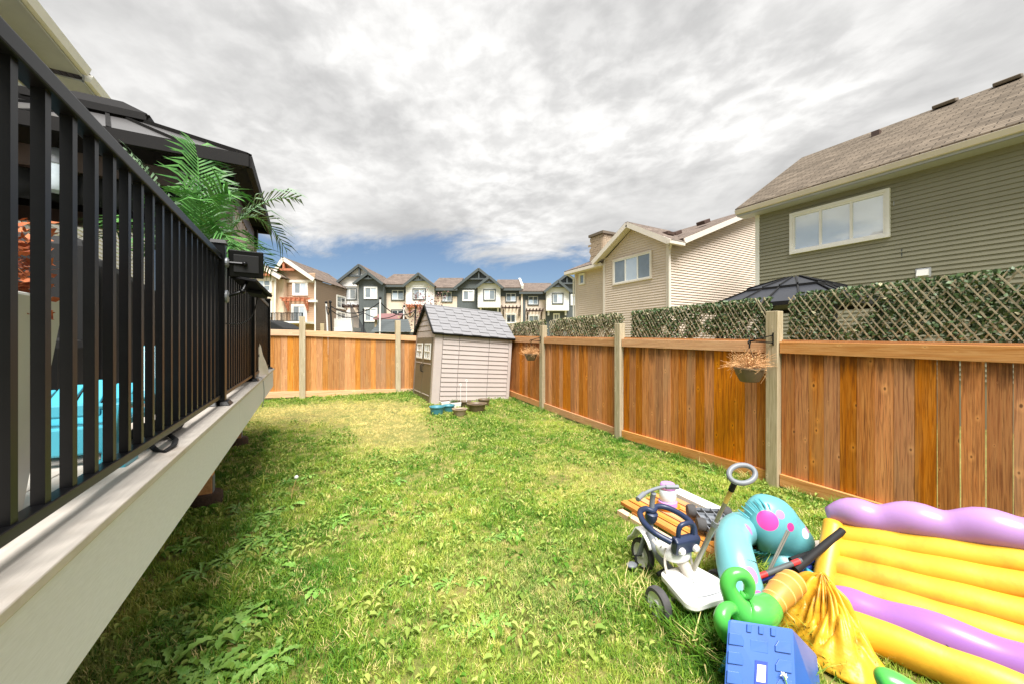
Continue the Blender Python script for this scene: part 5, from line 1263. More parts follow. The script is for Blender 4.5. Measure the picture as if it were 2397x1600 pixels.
    for u in (1283, 1323): MB().fbox(F, A(u) - .08, A(u) + .08, B(739), B(729), .0, .5).build('bay_bracket', M_TRIMW, t)
terrace()

# ------------------------------------------------------------------ over the back fence
def trampoline():
    c = cw(-6.0, 16.0, ground_z(0, 16)); t = thing('trampoline', 'trampoline with a sagging black safety net beyond the back fence', 'trampoline', c); R = 1.75
    MB().lathe([(R, .85), (R + .05, .88), (R, .92), (R - .3, .9), (.001, .9)], c, 28, close=False).build('bed', M_BLACKM, t)
    ps = []
    for k in range(6):
        a = .55 + k * math.pi / 3; p = c + V(math.cos(a) * R, math.sin(a) * R, 0); hh = 2.9 if k % 2 else 3.05; lean = V(math.cos(a) * .15, math.sin(a) * .15, hh)
        ps.append(p + lean)
        MB().tube([p, p + lean], .032, 8).build('pole', M_WHITEW if k % 2 == 0 else M_BLACKM, t, smooth=True)
        MB().ball(p + lean + V(0, 0, .05), .055, 8, 6).build('pole_cap', M_BLACKM, t, smooth=True)
    mb = MB()
    for k in range(6):
        a, b = ps[k], ps[(k + 1) % 6]; q = [a.lerp(b, s / 8) + V(0, 0, -.35 * 4 * (s / 8) * (1 - s / 8) - .1) for s in range(9)]; mb.tube(q, .02, 5)
    mb.build('top_rope', M_BLACKM, t)
    w = at(818, 705, 15.0); mb = MB(); e0, e1 = at(826, 785, 14.6), at(862, 785, 15.4)
    mb.add([w, e0, e1], [(0, 1, 2)]); mb.build('net', M_NET, t, fix=False)
trampoline()
def playhouse():
    D = 14.5; F = Fr(cw(0, D), CAMU, CAMN); A = lambda u: (u - 1198.5) * D / 880; B = lambda v: CAMH + (800 - v) * D / 880
    t = thing('low_shed', 'low shed with a slate grey lap roof beyond the back fence', 'shed', cw(A(915), D))
    MB().fbox(F, A(876), A(958), 0.2, B(777), -1.6, -.05).build('wall', M_DGREY, t)
    for k in range(6):
        MB().add([F(a, b, c) for a in (A(871) + k * .03, A(963) - k * .06) for b, cs in ((B(777) + k * .085, (.1 - k * .14, .13 - k * .14)), (B(777) + (k + 1) * .085 + .02, (-.06 - k * .14, -.05 - k * .14))) for c in cs], MB.BF).build('roof_course', M_DTRIM, t)
    D = 19.0; F = Fr(cw(0, D), CAMU, CAMN); A = lambda u: (u - 1198.5) * D / 880; B = lambda v: CAMH + (800 - v) * D / 880
    t = thing('play_tower', 'play tower with a dusty red canopy beyond the back fence', 'play tower', cw(A(906), D))
    for u in (880, 934):
        for c in (0, -1.2): MB().fbox(F, A(u) - .05, A(u) + .05, .3, B(740), c - .05, c + .05).build('post', M_POST, t)
    MB().prism([F(A(876), B(749), .2), F(A(938), B(749), .2), F(A(936), B(734), -.6), F(A(878), B(734), -.6)], (0, 0, .04)).build('canopy', mat('dusty_red_canvas', lin(126, 90, 88), .85, .08, 6), t)
    MB().prism([F(A(876), B(749), -1.4), F(A(938), B(749), -1.4), F(A(936), B(734), -.6), F(A(878), B(734), -.6)], (0, 0, .04)).build('canopy', MATS['dusty_red_canvas'], t)
    MB().fbox(F, A(878), A(936), B(775), B(772), -1.25, .05).build('platform', M_POST, t)
    D = 22.0; p = at(754, 757, D); t = MB().box(p.x - .1, p.x + .1, p.y - .1, p.y + .1, .3, p.z).build('timber_post', M_POST, None); tag(t, 'square timber post standing before the tan house', 'post')
    D = 20.0; c = at(632, 764, D); t = thing('covered_trailer', 'dark rounded cover showing over the fence below the balcony', 'trailer', (c.x, c.y, .36))
    F = Fr((c.x, c.y, .36), CAMU, CAMN)
    MB().fprism(F, [(-.9, .5), (-.9, 1.9), (-.6, 2.45), (-.2, 2.62), (.35, 2.45), (.9, 2.15), (.95, .5)], -1.5, .2).build('cover', M_FABRIC, t, bevel=.05)
    for a in (-.7, .7): MB().lathe([(.3, -.1), (.3, .1)], F(a, .3, .1), 16, axis=CAMN).build('wheel', M_RUBBER, t)
    MB().fbox(F, -.9, .9, .3, .52, -1.5, .1).build('chassis', M_BLACKM, t)
playhouse()
def plum_tree(c, label, H, seed, n):
    t = thing('plum_tree', label, 'tree', c); r = random.Random(seed); tr = MB(); mb = MB(); ends = []
    tr.tube([c, c + V(.05, 0, H * .3), c + V(0, .05, H * .55)], [.09, .07, .05], 8)
    for k in range(13):
        a = r.uniform(0, 6.28); s = c + V(.02, .03, H * r.uniform(.25, .55)); e = s + V(math.cos(a) * H * r.uniform(.12, .3), math.sin(a) * H * r.uniform(.12, .3), H * r.uniform(.18, .48))
        m = (s + e) / 2 + V(0, 0, .08); tr.tube([s, m, e], [.03, .02, .007], 5); ends += [e, m]
        for _ in range(3): q = e + V(r.gauss(0, .22), r.gauss(0, .22), r.uniform(.0, .35)); tr.tube([m, q], [.012, .004], 4); ends.append(q)
    for _ in range(n):
        e = r.choice(ends); p = e + V(r.gauss(0, .16), r.gauss(0, .16), r.gauss(0, .15)); s = r.uniform(.03, .06)
        d = V(r.gauss(0, 1), r.gauss(0, 1), r.gauss(0, 1)).normalized(); q = d.cross(V(r.gauss(0, 1), r.gauss(0, 1), r.gauss(0, 1))).normalized()
        mb.add([p - d * s, p + q * s * .55, p + d * s, p - q * s * .55], [(0, 1, 2, 3)])
    tr.build('trunk', M_BARK, t); mb.build('crown', M_REDLEAF, t, fix=False)
p = at(1003, 760, 17.0); plum_tree(V(p.x, p.y, .36), 'thin plum tree with dull red leaves behind the plastic shed', 3.6, 5, 1500)

def neighbour_gazebo():
    c = V(8.5, 3.78, 0); t = thing('neighbour_gazebo', 'dark metal two tier gazebo roof rising above the ivy trellis', 'gazebo', c)
    for z0, z1, w0, w1, nm in ((2.50, 2.86, 1.12, .50, 'lower'), (2.84, 3.04, .60, .12, 'upper')):
        for i in range(4):
            R = Matrix.Rotation(i * math.pi / 2, 3, 'Z')
            p = [c + R @ V(-w0, -w0, z0), c + R @ V(w0, -w0, z0), c + R @ V(w1, -w1, z1), c + R @ V(-w1, -w1, z1)]
            MB().prism(p, (0, 0, .02)).build(nm + '_roof_panel', mat('dark_roof_metal', lin(66, 68, 74), .35, .06, 4, metal=.4) if 'dark_roof_metal' not in MATS else MATS['dark_roof_metal'], t)
            mb = MB()
            for k in range(5):
                s = k / 4; mb.bar(p[0].lerp(p[1], s) + V(0, 0, .03), p[3].lerp(p[2], s) + V(0, 0, .03), .025, .03)
            mb.build('roof_seam', M_BLACKM, t); MB().bar(p[0] + V(0, 0, -.02), p[1] + V(0, 0, -.02), .04, .07).build('eave_fascia', M_BLACKM, t)
    for sx in (-1, 1):
        for sy in (-1, 1): MB().box(c.x + sx * .95 - .05, c.x + sx * .95 + .05, c.y + sy * .95 - .05, c.y + sy * .95 + .05, 0, 2.6).build('post', M_BLACKM, t)
neighbour_gazebo()

# ------------------------------------------------------------------ toys on the grass
def spline(pts, rad=None, k=5):
    P = [Vector(p) for p in pts]; R = list(rad) if rad else [0] * len(P); q, rr = [], []
    cr = lambda a, b, c, d, s: 0.5 * ((2 * b) + (c - a) * s + (2 * a - 5 * b + 4 * c - d) * s * s + (3 * b - a - 3 * c + d) * s ** 3)
    for i in range(len(P) - 1):
        j = (max(i - 1, 0), i, i + 1, min(i + 2, len(P) - 1))
        for s in range(k): q.append(cr(*[P[m] for m in j], s / k)); rr.append(max(.002, cr(*[R[m] for m in j], s / k)))
    q.append(P[-1]); rr.append(R[-1] or .002)
    return q, rr

def trike():
    g = ground_z(2.2, 1.6); R0 = V(2.23, 1.60, g); fw = V(.158, .987, 0).normalized(); rt = V(fw.y, -fw.x, 0)
    P = lambda a, f, z: R0 + rt * a + fw * f + V(0, 0, z)
    t = thing('toy_tricycle', 'white and navy toddler tricycle with a tall push handle', 'tricycle', R0)
    def wheel(c, r, w):
        q = MB().lathe([(r * .74, -w), (r * .93, -w), (r, -w * .55), (r, w * .55), (r * .93, w), (r * .74, w)], c, 28, axis=rt, close=False)
        k = len(q.f); q.f += [(5 * 28 + i, 5 * 28 + (i + 1) % 28, (i + 1) % 28, i) for i in range(28)]
        wh = q.build('wheel', M_RUBBER, t, smooth=True)
        MB().lathe([(.001, -w * .75), (r * .2, -w * .78), (r * .25, -w * .45), (r * .68, -w * .55), (r * .76, -w * .8), (r * .76, w * .8), (r * .68, w * .55), (r * .25, w * .45), (r * .2, w * .78), (.001, w * .75)], c, 28, axis=rt, close=False).build('rim', M_TRIKEW, wh, smooth=True)
        MB().lathe([(.001, -w * .95), (r * .12, -w * .95), (r * .12, w * .95), (.001, w * .95)], c, 12, axis=rt, close=False).build('hub', M_BLACKM, wh)
    for a in (-.26, .26): wheel(P(a, 0, .098), .10, .026)
    wheel(P(0, .47, .115), .118, .022)
    MB().tube([P(-.25, 0, .098), P(.25, 0, .098)], .012, 8).build('rear_axle', M_TUBE, t)
    # rear box with lid
    def rrect(w0, w1, f0, f1, z0, z1, rad, nm, m, par, n=5, grow=0.0):
        pts = []
        for (sx, sf, st) in ((1, 1, 0), (-1, 1, 1), (-1, -1, 2), (1, -1, 3)):
            for k in range(n + 1):
                a = (st + k / n) * math.pi / 2; w = w1 if sf > 0 else w0
                pts.append((sx * (w - rad) + rad * math.cos(a), (f1 - rad if sf > 0 else f0 + rad) + rad * math.sin(a)))
        mb = MB(); m_ = len(pts); vs = [P(x * (1 - grow), f, z0) for x, f in pts] + [P(x, f, z1) for x, f in pts]
        mb.add(vs, [tuple(range(m_))[::-1], tuple(range(m_, 2 * m_))] + [(i, (i + 1) % m_, m_ + (i + 1) % m_, m_ + i) for i in range(m_)])
        return mb.build(nm, m, par, smooth=True, angle=35, bevel=.008)
    bx = rrect(.17, .14, -.16, .10, .105, .165, .06, 'rear_box', M_TRIKEW, t, grow=.12)
    lid = rrect(.205, .155, -.22, .13, .165, .205, .06, 'lid', M_TRIKEW, bx)
    mb = MB(); q, _ = spline([P(-.15, -.13, .208), P(-.10, -.165, .208), P(0, -.175, .208), P(.10, -.165, .208), P(.15, -.13, .208)]); mb.tube(q, .003, 4)
    mb.build('lid_groove', M_GREYP, lid)
    mb = MB(); r = random.Random(3); q = [P(-.085 + .0068 * k, -.03 + .012 * math.sin(k * 1.7) * (1 if k % 5 else 2.0), .2075) for k in range(26)]; mb.tube(spline(q, k=3)[0], .0013, 3); mb.build('script_mark', M_GREYP, lid)
    # frame, seat
    MB().tube(spline([P(0, .02, .14), P(0, .12, .15), P(0, .30, .20), P(0, .39, .33)])[0], .03, 10).build('frame', M_GREYP, t, smooth=True)
    MB().tube(spline([P(.02, .0, .18), P(.02, .06, .24), P(.01, .12, .29)], (.05, .045, .06))[0], .04, 10).build('seat_post', M_STRAP, t, smooth=True)
    s = MB(); s.ball((0, 0, 0), 1, 20, 12); s.v = [tuple(P(p[0] * .115, .15 + p[1] * .12, .315 + p[2] * .065)) for p in s.v]; s.build('seat', M_TRIKEW, t, smooth=True, angle=180)
    # navy back piece with grip and two white caps
    mb = MB(); vs = []
    for f, z, w in ((.055, .34, .085), (.02, .36, .10), (.0, .45, .105), (.03, .47, .10), (.075, .46, .09), (.09, .36, .085)):
        vs += [P(-w, f, z), P(w, f, z)]
    mb.add(vs, [(0, 2, 4, 6, 8, 10), (1, 11, 9, 7, 5, 3)] + [(2 * i, 2 * i + 1, (2 * i + 3) % 12, (2 * i + 2) % 12) for i in range(6)])
    bk = mb.build('backrest', M_NAVY, t, bevel=.014)
    MB().tube(spline([P(-.06, .04, .45), P(-.06, .035, .52), P(-.035, .03, .55), P(.035, .03, .55), P(.06, .035, .52), P(.06, .04, .45)])[0], .016, 10).build('grip', M_NAVY, bk, smooth=True)
    for a in (-.06, .06):
        c = P(a, .005, .39); MB().lathe([(.001, .012), (.02, .010), (.024, 0), (.024, -.02)], c, 16, axis=(-fw + V(0, 0, .25)), close=False).build('bolt_cap', M_TRIKEW, bk, smooth=True)
    # guard ring
    q = [P(-.10, .06, .43), P(-.165, .14, .465), P(-.17, .25, .49), P(-.12, .35, .51), P(-.05, .375, .515), P(0, .35, .50), P(.05, .375, .515), P(.12, .35, .51), P(.17, .25, .49), P(.165, .14, .465), P(.10, .06, .43)]
    MB().tube(spline(q)[0], .021, 10).build('safety_ring', M_NAVY, t, smooth=True)
    MB().lathe([(.034, -.05), (.045, -.02), (.045, .02), (.032, .03)], P(0, .37, .46), 16, axis=(-fw * .22 + V(0, 0, 1))).build('ring_collar', M_NAVY, t, smooth=True)
    # fork, fender, handlebar
    MB().tube(spline([P(0, .385, .30), P(0, .37, .46), P(0, .36, .58), P(0, .345, .635)])[0], .02, 10).build('stem', M_GREYP, t, smooth=True)
    hb = MB().tube(spline([P(-.17, .30, .635), P(-.10, .33, .65), P(0, .345, .665), P(.10, .335, .675), P(.17, .30, .675)])[0], .012, 10).build('handlebar', M_GREYP, t, smooth=True)
    for s_ in (-1, 1): MB().tube([P(s_ * .10, .332, .662 + s_ * .012), P(s_ * .185, .295, .655 + s_ * .02)], .018, 10).build('grip', M_GREYP, hb, smooth=True)
    mb = MB(); vs = []
    for k in range(8):
        a = math.radians(20 + 20 * k); 
        for w in (-.05, .05): vs.append(P(w, .47 - math.cos(a) * .15 * 1.0, .115 + math.sin(a) * .15 + (.06 if k < 5 else 0)))
    mb.add(vs, [(2 * k, 2 * k + 1, 2 * k + 3, 2 * k + 2) for k in range(7)]); o = mb.build('fender', M_TRIKEW, t, smooth=True, angle=180); md = o.modifiers.new('thickness', 'SOLIDIFY'); md.thickness = .012
    for s_ in (-1, 1):
        MB().bar(P(s_ * .035, .47, .115), P(s_ * .03, .40, .30), .014, .04, up=rt).build('fork_blade', M_GREYP, t)
        cr = MB().tube([P(s_ * .03, .47, .115), P(s_ * .065, .47, .115), P(s_ * .075, .45, .115 + s_ * .05)], .010, 8).build('crank', M_BLACKM, t)
        c = P(s_ * .115, .45, .115 + s_ * .05); MB().ball(c, .05, 12, 7, (.9, .75, .35)).build('pedal', M_GREYP, cr, smooth=True)
    MB().tube([P(-.09, .2, .13), P(-.02, .2, .15), P(.09, .2, .13)], .016, 8).build('foot_rest', M_BLACKM, t)
    # push handle
    b0, b1 = P(.05, .02, .24), at(1718, 1132, 2.30)
    d = (b1 - b0)
    MB().tube([b0, b0 + d * .55], .0155, 10).build('lower_pole', M_TUBE, t, smooth=True); MB().tube([b0 + d * .55, b0 + d * .8], .0125, 10).build('upper_pole', M_TUBE, t, smooth=True)
    MB().tube([b0 + d * .80, b0 + d * .94], .0128, 10).build('sticker_sleeve', M_YELT, t, smooth=True)
    MB().tube([b0 + d * .53, b0 + d * .58], .02, 10).build('clamp', M_GREYP, t); MB().tube([b0 + d * .93, b1 + d * .02], .017, 10).build('handle_neck', M_BLACKM, t, smooth=True)
    cx_, n1, n2 = at(1737, 1108, 2.28), Vector(CAMU), V(S_ * .55, C_ * .55, .84)
    q = [cx_ + n1 * .078 * math.cos(a) + n2 * .052 * math.sin(a) + V(0, 0, .012 * math.cos(a)) for a in [2 * math.pi * k / 28 for k in range(28)]]
    MB().tube(q, .0155, 10, closed=True).build('loop_handle', M_GREYP, t, smooth=True)
    for pts in ([P(-.09, .12, .36), P(-.115, .10, .26), P(-.10, .06, .14), P(-.09, .07, .06)], [P(.06, .08, .34), P(.085, .06, .22), P(.05, .05, .12)], [P(-.10, .24, .36), P(-.08, .20, .33), P(-.10, .15, .36)]):
        MB().tube(spline(pts)[0], .011, 6, flat=.25, fdir=tuple(fw)).build('strap', M_STRAP, t)
trike()

def pallet():
    g = ground_z(3.2, 2.3); t = thing('slatted_panel', 'wooden slatted panel lying on the grass under the toys', 'panel', (3.2, 2.35, g))
    e = V(.09, 1.1, 0).normalized(); s = V(e.y, -e.x, 0); o = V(2.76, 1.70, g); an = math.atan2(-e.x, e.y); r = random.Random(2)
    me = MB().box(-.042, .042, 0, 1.14, 0, .036).mesh('slat'); me.materials.append(M_SLATW)
    for k in range(6):
        p = o + s * (.05 + .104 * k) + V(0, 0, .075) + e * r.uniform(-.02, .02); x = inst('slat', me, t, p, (0, 0, an))
        b = x.modifiers.new('bevel', 'BEVEL'); b.width = .004; b.segments = 2
    for f in (.12, .95):
        p = o + e * f; MB().bar(p + V(0, 0, .037), p + s * .64 + V(0, 0, .037), .07, .072).build('bearer', M_SLATW, t)
    tag(MB().bar(o + s * .72 + e * .12 + V(0, 0, .06), o + s * .76 + e * 1.28 + V(0, 0, .06), .15, .12).build('white_board', M_WHITEW), 'white painted board lying along the slatted wooden panel', 'board')
    tag(MB().bar(o - s * .03 + e * -.02 + V(0, 0, .03), o - s * .05 + e * 1.1 + V(0, 0, .03), .07, .06).build('pale_batten', M_RAILX), 'pale wooden batten lying along the near edge of the slatted panel', 'batten')
pallet()
def jar():
    c = at(1563, 1192, 3.72); c.z = ground_z(3, 2.5) + .108; t = thing('toy_tub', 'translucent toy tub with a lilac lid standing in an amber tray', 'toy', c)
    MB().lathe([(.09, 0), (.115, .035), (.118, .035), (.10, .005)], c, 24).build('tray', M_AMBER, t, smooth=True)
    MB().lathe([(.075, .03), (.088, .035), (.088, .075), (.07, .08)], c, 24).build('base_ring', M_LIL, t, smooth=True)
    MB().lathe([(.07, .075), (.08, .10), (.078, .18), (.065, .20)], c, 24).build('tub_body', M_CLEAR, t, smooth=True)
    MB().lathe([(.07, .195), (.074, .20), (.074, .235), (.062, .25), (.001, .252)], c, 24, close=False).build('lid', M_LIL, t, smooth=True)
jar()
def toy_truck():
    c = at(1672, 1222, 3.30); c.z = ground_z(3, 2.1) + .115; t = thing('toy_truck', 'overturned grey toy truck with chunky black wheels', 'toy truck', c)
    a = math.radians(38); e, s = V(math.sin(a), math.cos(a), 0), V(math.cos(a), -math.sin(a), 0)
    F = Fr(c, s, (0, 0, 1), e)
    MB().fbox(F, -.12, .12, -.22, .22, .02, .07).build('chassis', M_GREYP, t, bevel=.01)
    mb = MB()
    for x in (-.11, -.04, .04, .11): mb.fbox(F, x - .004, x + .004, -.21, .21, .07, .095)
    for y in (-.21, -.1, 0, .1, .21): mb.fbox(F, -.11, .11, y - .004, y + .004, .07, .09)
    mb.build('chassis_rib', M_GREYP, t)
    MB().fbox(F, -.10, .10, .05, .2, -.005, .02).build('cab', M_BLACKM, t); MB().fbox(F, -.115, .115, -.21, .02, -.005, .02).build('bed', M_DTRIM, t)
    me = MB().lathe([(.02, -.035), (.05, -.035), (.058, -.02), (.058, .02), (.05, .035), (.02, .035)], (0, 0, 0), 16, axis=s).mesh('wheel', smooth=True); me.materials.append(M_RUBBER)
    for x in (-.15, .15):
        for y in (-.13, .14): inst('wheel', me, t, F(x, y, .085))
    for y in (-.13, .14): MB().tube([F(-.15, y, .085), F(.15, y, .085)], .012, 8).build('axle', M_BLACKM, t)
toy_truck()

def dino():
    base = at(1760, 1430, 2.45); base.z = .05
    t = thing('inflatable_dinosaur', 'turquoise inflatable animal with pink spots slumped on the grass', 'inflatable', base)
    PK, MG, LV = lin(232, 72, 160), lin(206, 60, 140), lin(178, 130, 196)
    W = lambda p: tuple(Vector(p) - base)
    hc = [at(1750, 1222, 2.98), at(1768, 1222, 2.95), at(1800, 1228, 2.92), at(1838, 1250, 2.90), at(1868, 1268, 2.88), at(1890, 1280, 2.87), at(1897, 1284, 2.87)]
    hr = [.06, .20, .225, .175, .13, .085, .02]
    q, rr = spline(hc, hr, 6)
    f = Vector((S_, C_, 0))
    spots = [(W(at(1797, 1217, 2.80)), .072, PK), (W(at(1826, 1203, 2.80)), .033, LV), (W(at(1843, 1230, 2.80)), .042, MG), (W(at(1888, 1248, 2.80)), .038, lin(224, 236, 240)), (W(at(1897, 1236, 2.83)), .035, lin(200, 130, 170))]
    o = MB().tube(q, rr, 24, flat=.72, fdir=f).build('head', spots_mat('turquoise_head', lin(100, 170, 176), spots), t, smooth=True, angle=180)
    # gathered seam on the back edge of the head
    mb = MB()
    for k in range(22):
        a = math.radians(70 + 10.5 * k); c = hc[1]; u = Vector(CAMU); w = V(0, 0, 1)
        p0 = c + u * math.cos(a) * .205 + w * math.sin(a) * .21 - f * .05; p1 = c + u * math.cos(a) * .16 + w * math.sin(a) * .165 - f * .135
        mb.tube([p0, (p0 + p1) / 2 - f * .018, p1], [.004, .007, .002], 5)
    mb.build('seam_pleat', mat('turquoise_seam', lin(74, 158, 170), .35), t, smooth=True)
    lp = [at(1752, 1445, 2.28), at(1740, 1385, 2.40), at(1722, 1310, 2.52), at(1716, 1258, 2.70), at(1738, 1236, 3.0), at(1785, 1246, 3.25)]
    q, rr = spline(lp, [.115, .122, .12, .115, .125, .12], 6)
    spots = [(W(at(1757, 1345, 2.36)), .05, LV), (W(at(1776, 1400, 2.29)), .045, lin(206, 104, 168)), (W(at(1747, 1240, 2.72)), .045, LV)]
    MB().tube(q, rr, 22).build('tail', spots_mat('turquoise_tail', lin(116, 180, 186), spots), t, smooth=True, angle=180)
    c = at(1727, 1318, 2.50); ax = (Vector(lp[2]) - Vector(lp[1])).normalized()
    MB().lathe([(.1215, -.002), (.1235, 0), (.1215, .002)], at(1725, 1318, 2.505), 26, axis=ax, close=False).build('seam_ring', M_DTRIM, t)
    bp = [at(1790, 1280, 3.0), at(1818, 1312, 2.92), at(1850, 1350, 2.84), at(1880, 1400, 2.75)]
    q, rr = spline(bp, [.12, .14, .15, .13], 6)
    spots = [(W(at(1808, 1272, 2.80)), .055, MG), (W(at(1848, 1288, 2.78)), .022, LV), (W(at(1842, 1318, 2.72)), .055, lin(206, 120, 200)), (W(at(1828, 1274, 2.80)), .03, MG)]
    MB().tube(q, rr, 22).build('body', spots_mat('turquoise_body', lin(84, 154, 162), spots), t, smooth=True, angle=180)
    w = at(1680, 1560, 1.98); fl = MB(); fl.add([w + V(0, 0, -.02), w + V(.09, .0, .05), w + V(.16, -.08, .03), w + V(.08, -.1, -.03), w + V(.05, -.05, .055)], [(0, 1, 4), (1, 2, 4), (2, 3, 4), (3, 0, 4)])
    fl.build('deflated_flap', MATS['turquoise_seam'], t, smooth=True)
dino()

def palm_inflatable():
    base = at(1790, 1440, 2.2); base.z = .05
    t = thing('inflatable_palm', 'inflatable palm with an orange ringed trunk and lime green curled leaves', 'inflatable', base)
    q, rr = spline([at(1868, 1352, 2.36), at(1858, 1360, 2.34), at(1830, 1385, 2.28), at(1795, 1425, 2.2), at(1775, 1450, 2.15)], [.03, .07, .075, .056, .045], 6)
    tr = MB().tube(q, rr, 20).build('trunk', M_ORANGE, t, smooth=True, angle=180)
    for k in range(6, 22, 3):
        ax = (q[k + 1] - q[k - 1]).normalized(); MB().lathe([(rr[k] * .995, -.005), (rr[k] + .003, 0), (rr[k] * .995, .005)], q[k], 24, axis=ax, close=False).build('trunk_ring', M_ORPALE, tr, smooth=True)
    def curl(pts, rad, nm='leaf'):
        q, rr = spline(pts, rad, 6); MB().tube(q, rr, 18).build(nm, M_LIME, t, smooth=True, angle=180)
    D = 2.12
    curl([at(1800, 1420, 2.18), at(1772, 1432, D), at(1738, 1428, D), at(1716, 1400, D), at(1703, 1368, D), at(1714, 1345, D), at(1738, 1343, D), at(1753, 1362, D), at(1752, 1384, D), at(1741, 1391, D), at(1734, 1382, D)], [.075, .085, .07, .052, .042, .036, .034, .032, .028, .02, .006])
    curl([at(1746, 1480, 2.10), at(1708, 1484, 2.06), at(1690, 1452, 2.02), at(1696, 1428, 2.04), at(1712, 1421, 2.06), at(1724, 1432, 2.07)], [.06, .052, .042, .036, .03, .015])
    curl([at(1800, 1425, 2.15), at(1772, 1448, 2.12), at(1765, 1470, 2.12), at(1770, 1510, 2.14)], [.07, .085, .075, .05])
palm_inflatable()

IO, IE, IN = V(2.92, 1.14, .03), V(.263, -.965, 0).normalized(), V(.965, .263, 0).normalized()
def slide():
    t = thing('inflatable_slide', 'large yellow ribbed inflatable with wavy purple bolsters', 'inflatable', (IO.x + .3, .4, .03))
    P = lambda s, n, z: IO + IE * s + IN * n + V(0, 0, z)
    L = 1.9; N_ = 30
    def bolster(nm, m, n0, z0, r0, wav, ph, s0=0.0, tip=.05, dz=0.0, curve=0.0, zc=0.0, nn=22, flat=1.0, frq=22.0, fd=None):
        q, rr = [], []
        for k in range(N_ * 2 + 1):
            s = s0 + (L - s0) * k / (N_ * 2); e = min(1, (s - s0) / .22); e = math.sin(e * math.pi / 2) ** .7 if e > 0 else 0
            w = wav * math.sin(s * frq + ph)
            q.append(P(s, n0 + curve * s * s, z0 + dz * s + zc * s * s + w * .5)); rr.append(max(tip * r0, r0 * (e + tip * (1 - e)) * (1 + w * 3.0)))
        return MB().tube(q, rr, nn, flat=flat, fdir=fd).build(nm, m, t, smooth=True, angle=180)
    pn = (-IN * .64 + V(0, 0, .77)).normalized()
    for k, f in enumerate((.10, .37, .64, .90)):
        bolster('rib', M_YEL, .08 + .34 * f, .165 + .285 * f, .078, .003, k, 0.0, .72, dz=.05 + .13 * f, flat=.62, fd=pn)
    MB().tube(spline([P(.0, -.01, .06), P(-.01, .10, .19), P(.0, .24, .32), P(.01, .42, .47)], (.05, .06, .06, .05))[0], .06, 14).build('end_seam', M_YEL, t, smooth=True, angle=180)
    bolster('top_bolster', M_LAV, .48, .525, .104, .024, -.6, -.03, .45, dz=.19, curve=-.02, frq=21)
    b = bolster('lower_bolster', M_PURP, -.02, .155, .100, .014, 1.2, -.04, .06, dz=.04, frq=14)
    bolster('base_tube', M_YEL, -.10, .085, .105, .003, 0, -.02, .12, dz=.0)
    for s in (.24, .55, 1.02):                                   # printed leaf motifs
        mb = MB()
        for a, l in ((-.6, .08), (.0, .05), (.75, .055), (1.25, .04)):
            p = P(s, -.115, .12 + .04 * s); d = (IE * math.sin(a) + (V(0, 0, 1) * .75 - IN * .55).normalized() * math.cos(a)) ; w = IE * .010; nn = (-IN * .75 - V(0, 0, 1) * -.3) * .012
            mb.add([p + nn * .5, p + d * l * .5 + w + nn, p + d * l + nn * .4, p + d * l * .5 - w + nn], [(0, 1, 2, 3)])
        o = mb.build('printed_leaf', M_PRINT, b, fix=False); md = o.modifiers.new('wrap', 'SHRINKWRAP'); md.target = b; md.offset = .0025
    tt = thing('inflatable_leaf', 'rounded lime green inflatable leaf in front of the yellow inflatable', 'inflatable', at(2090, 1620, 1.78))
    q, rr = spline([at(2048, 1590, 1.80), at(2062, 1592, 1.79), at(2100, 1606, 1.76), at(2150, 1640, 1.72), at(2200, 1700, 1.68)], [.012, .055, .06, .055, .03], 6)
    MB().tube(q, rr, 18).build('leaf', M_LIME, tt, smooth=True, angle=180)
slide()

def crumple():
    """deflated yellow sheet heaped between the palm and the slide, folds running down from where it hangs on the end seam"""
    c = at(1925, 1462, 2.25); c.z = 0; lat, dep = Vector(CAMU), Vector((S_, C_, 0)); nt, nr = 130, 34; vs = []; r = random.Random(4)
    ph = [r.uniform(0, 6.28) for _ in range(8)]
    for j in range(nr + 1):
        f = j / nr
        for i in range(nt):
            a = 2 * math.pi * i / nt
            rag = 1 + .10 * math.sin(3 * a + ph[0]) + .07 * math.sin(5 * a + ph[1]) + .04 * math.sin(11 * a + ph[2])
            tw = a + .35 * math.sin(2.2 * f + 2 * a + ph[3]) * f
            p = c + lat * math.cos(tw) * .205 * f * rag + dep * math.sin(tw) * .36 * f * rag + (lat * .05 + dep * .06) * (1 - f)
            fold = math.sin(7 * a + 2.2 * math.sin(2 * a + ph[4]) + 2.6 * f) + .6 * math.sin(15 * a + 3 * math.sin(3 * a + ph[5]) - 4 * f) + .35 * math.sin(27 * a + ph[6] + 5 * f)
            crease = (1 - abs(math.sin(4.5 * a + 7 * f + ph[7]))) ** 3
            z = .045 + .34 * (1 - f) ** .85 + .034 * fold * math.sin(math.pi * min(1, f * 1.05)) ** .8 - .05 * crease * f * (1 - f) * 4
            vs.append((p.x, p.y, max(.04, z)))
    mb = MB(); mb.add(vs, [(j * nt + i, j * nt + (i + 1) % nt, (j + 1) * nt + (i + 1) % nt, (j + 1) * nt + i) for j in range(nr) for i in range(nt)])
    o = mb.build('crumpled_sheet', M_YELC, smooth=True, angle=180, fix=False)
    md = o.modifiers.new('thickness', 'SOLIDIFY'); md.thickness = .003; md.offset = -1
    tag(o, 'crumpled deflated yellow vinyl sheet beside the ribbed inflatable', 'vinyl sheet')
crumple()

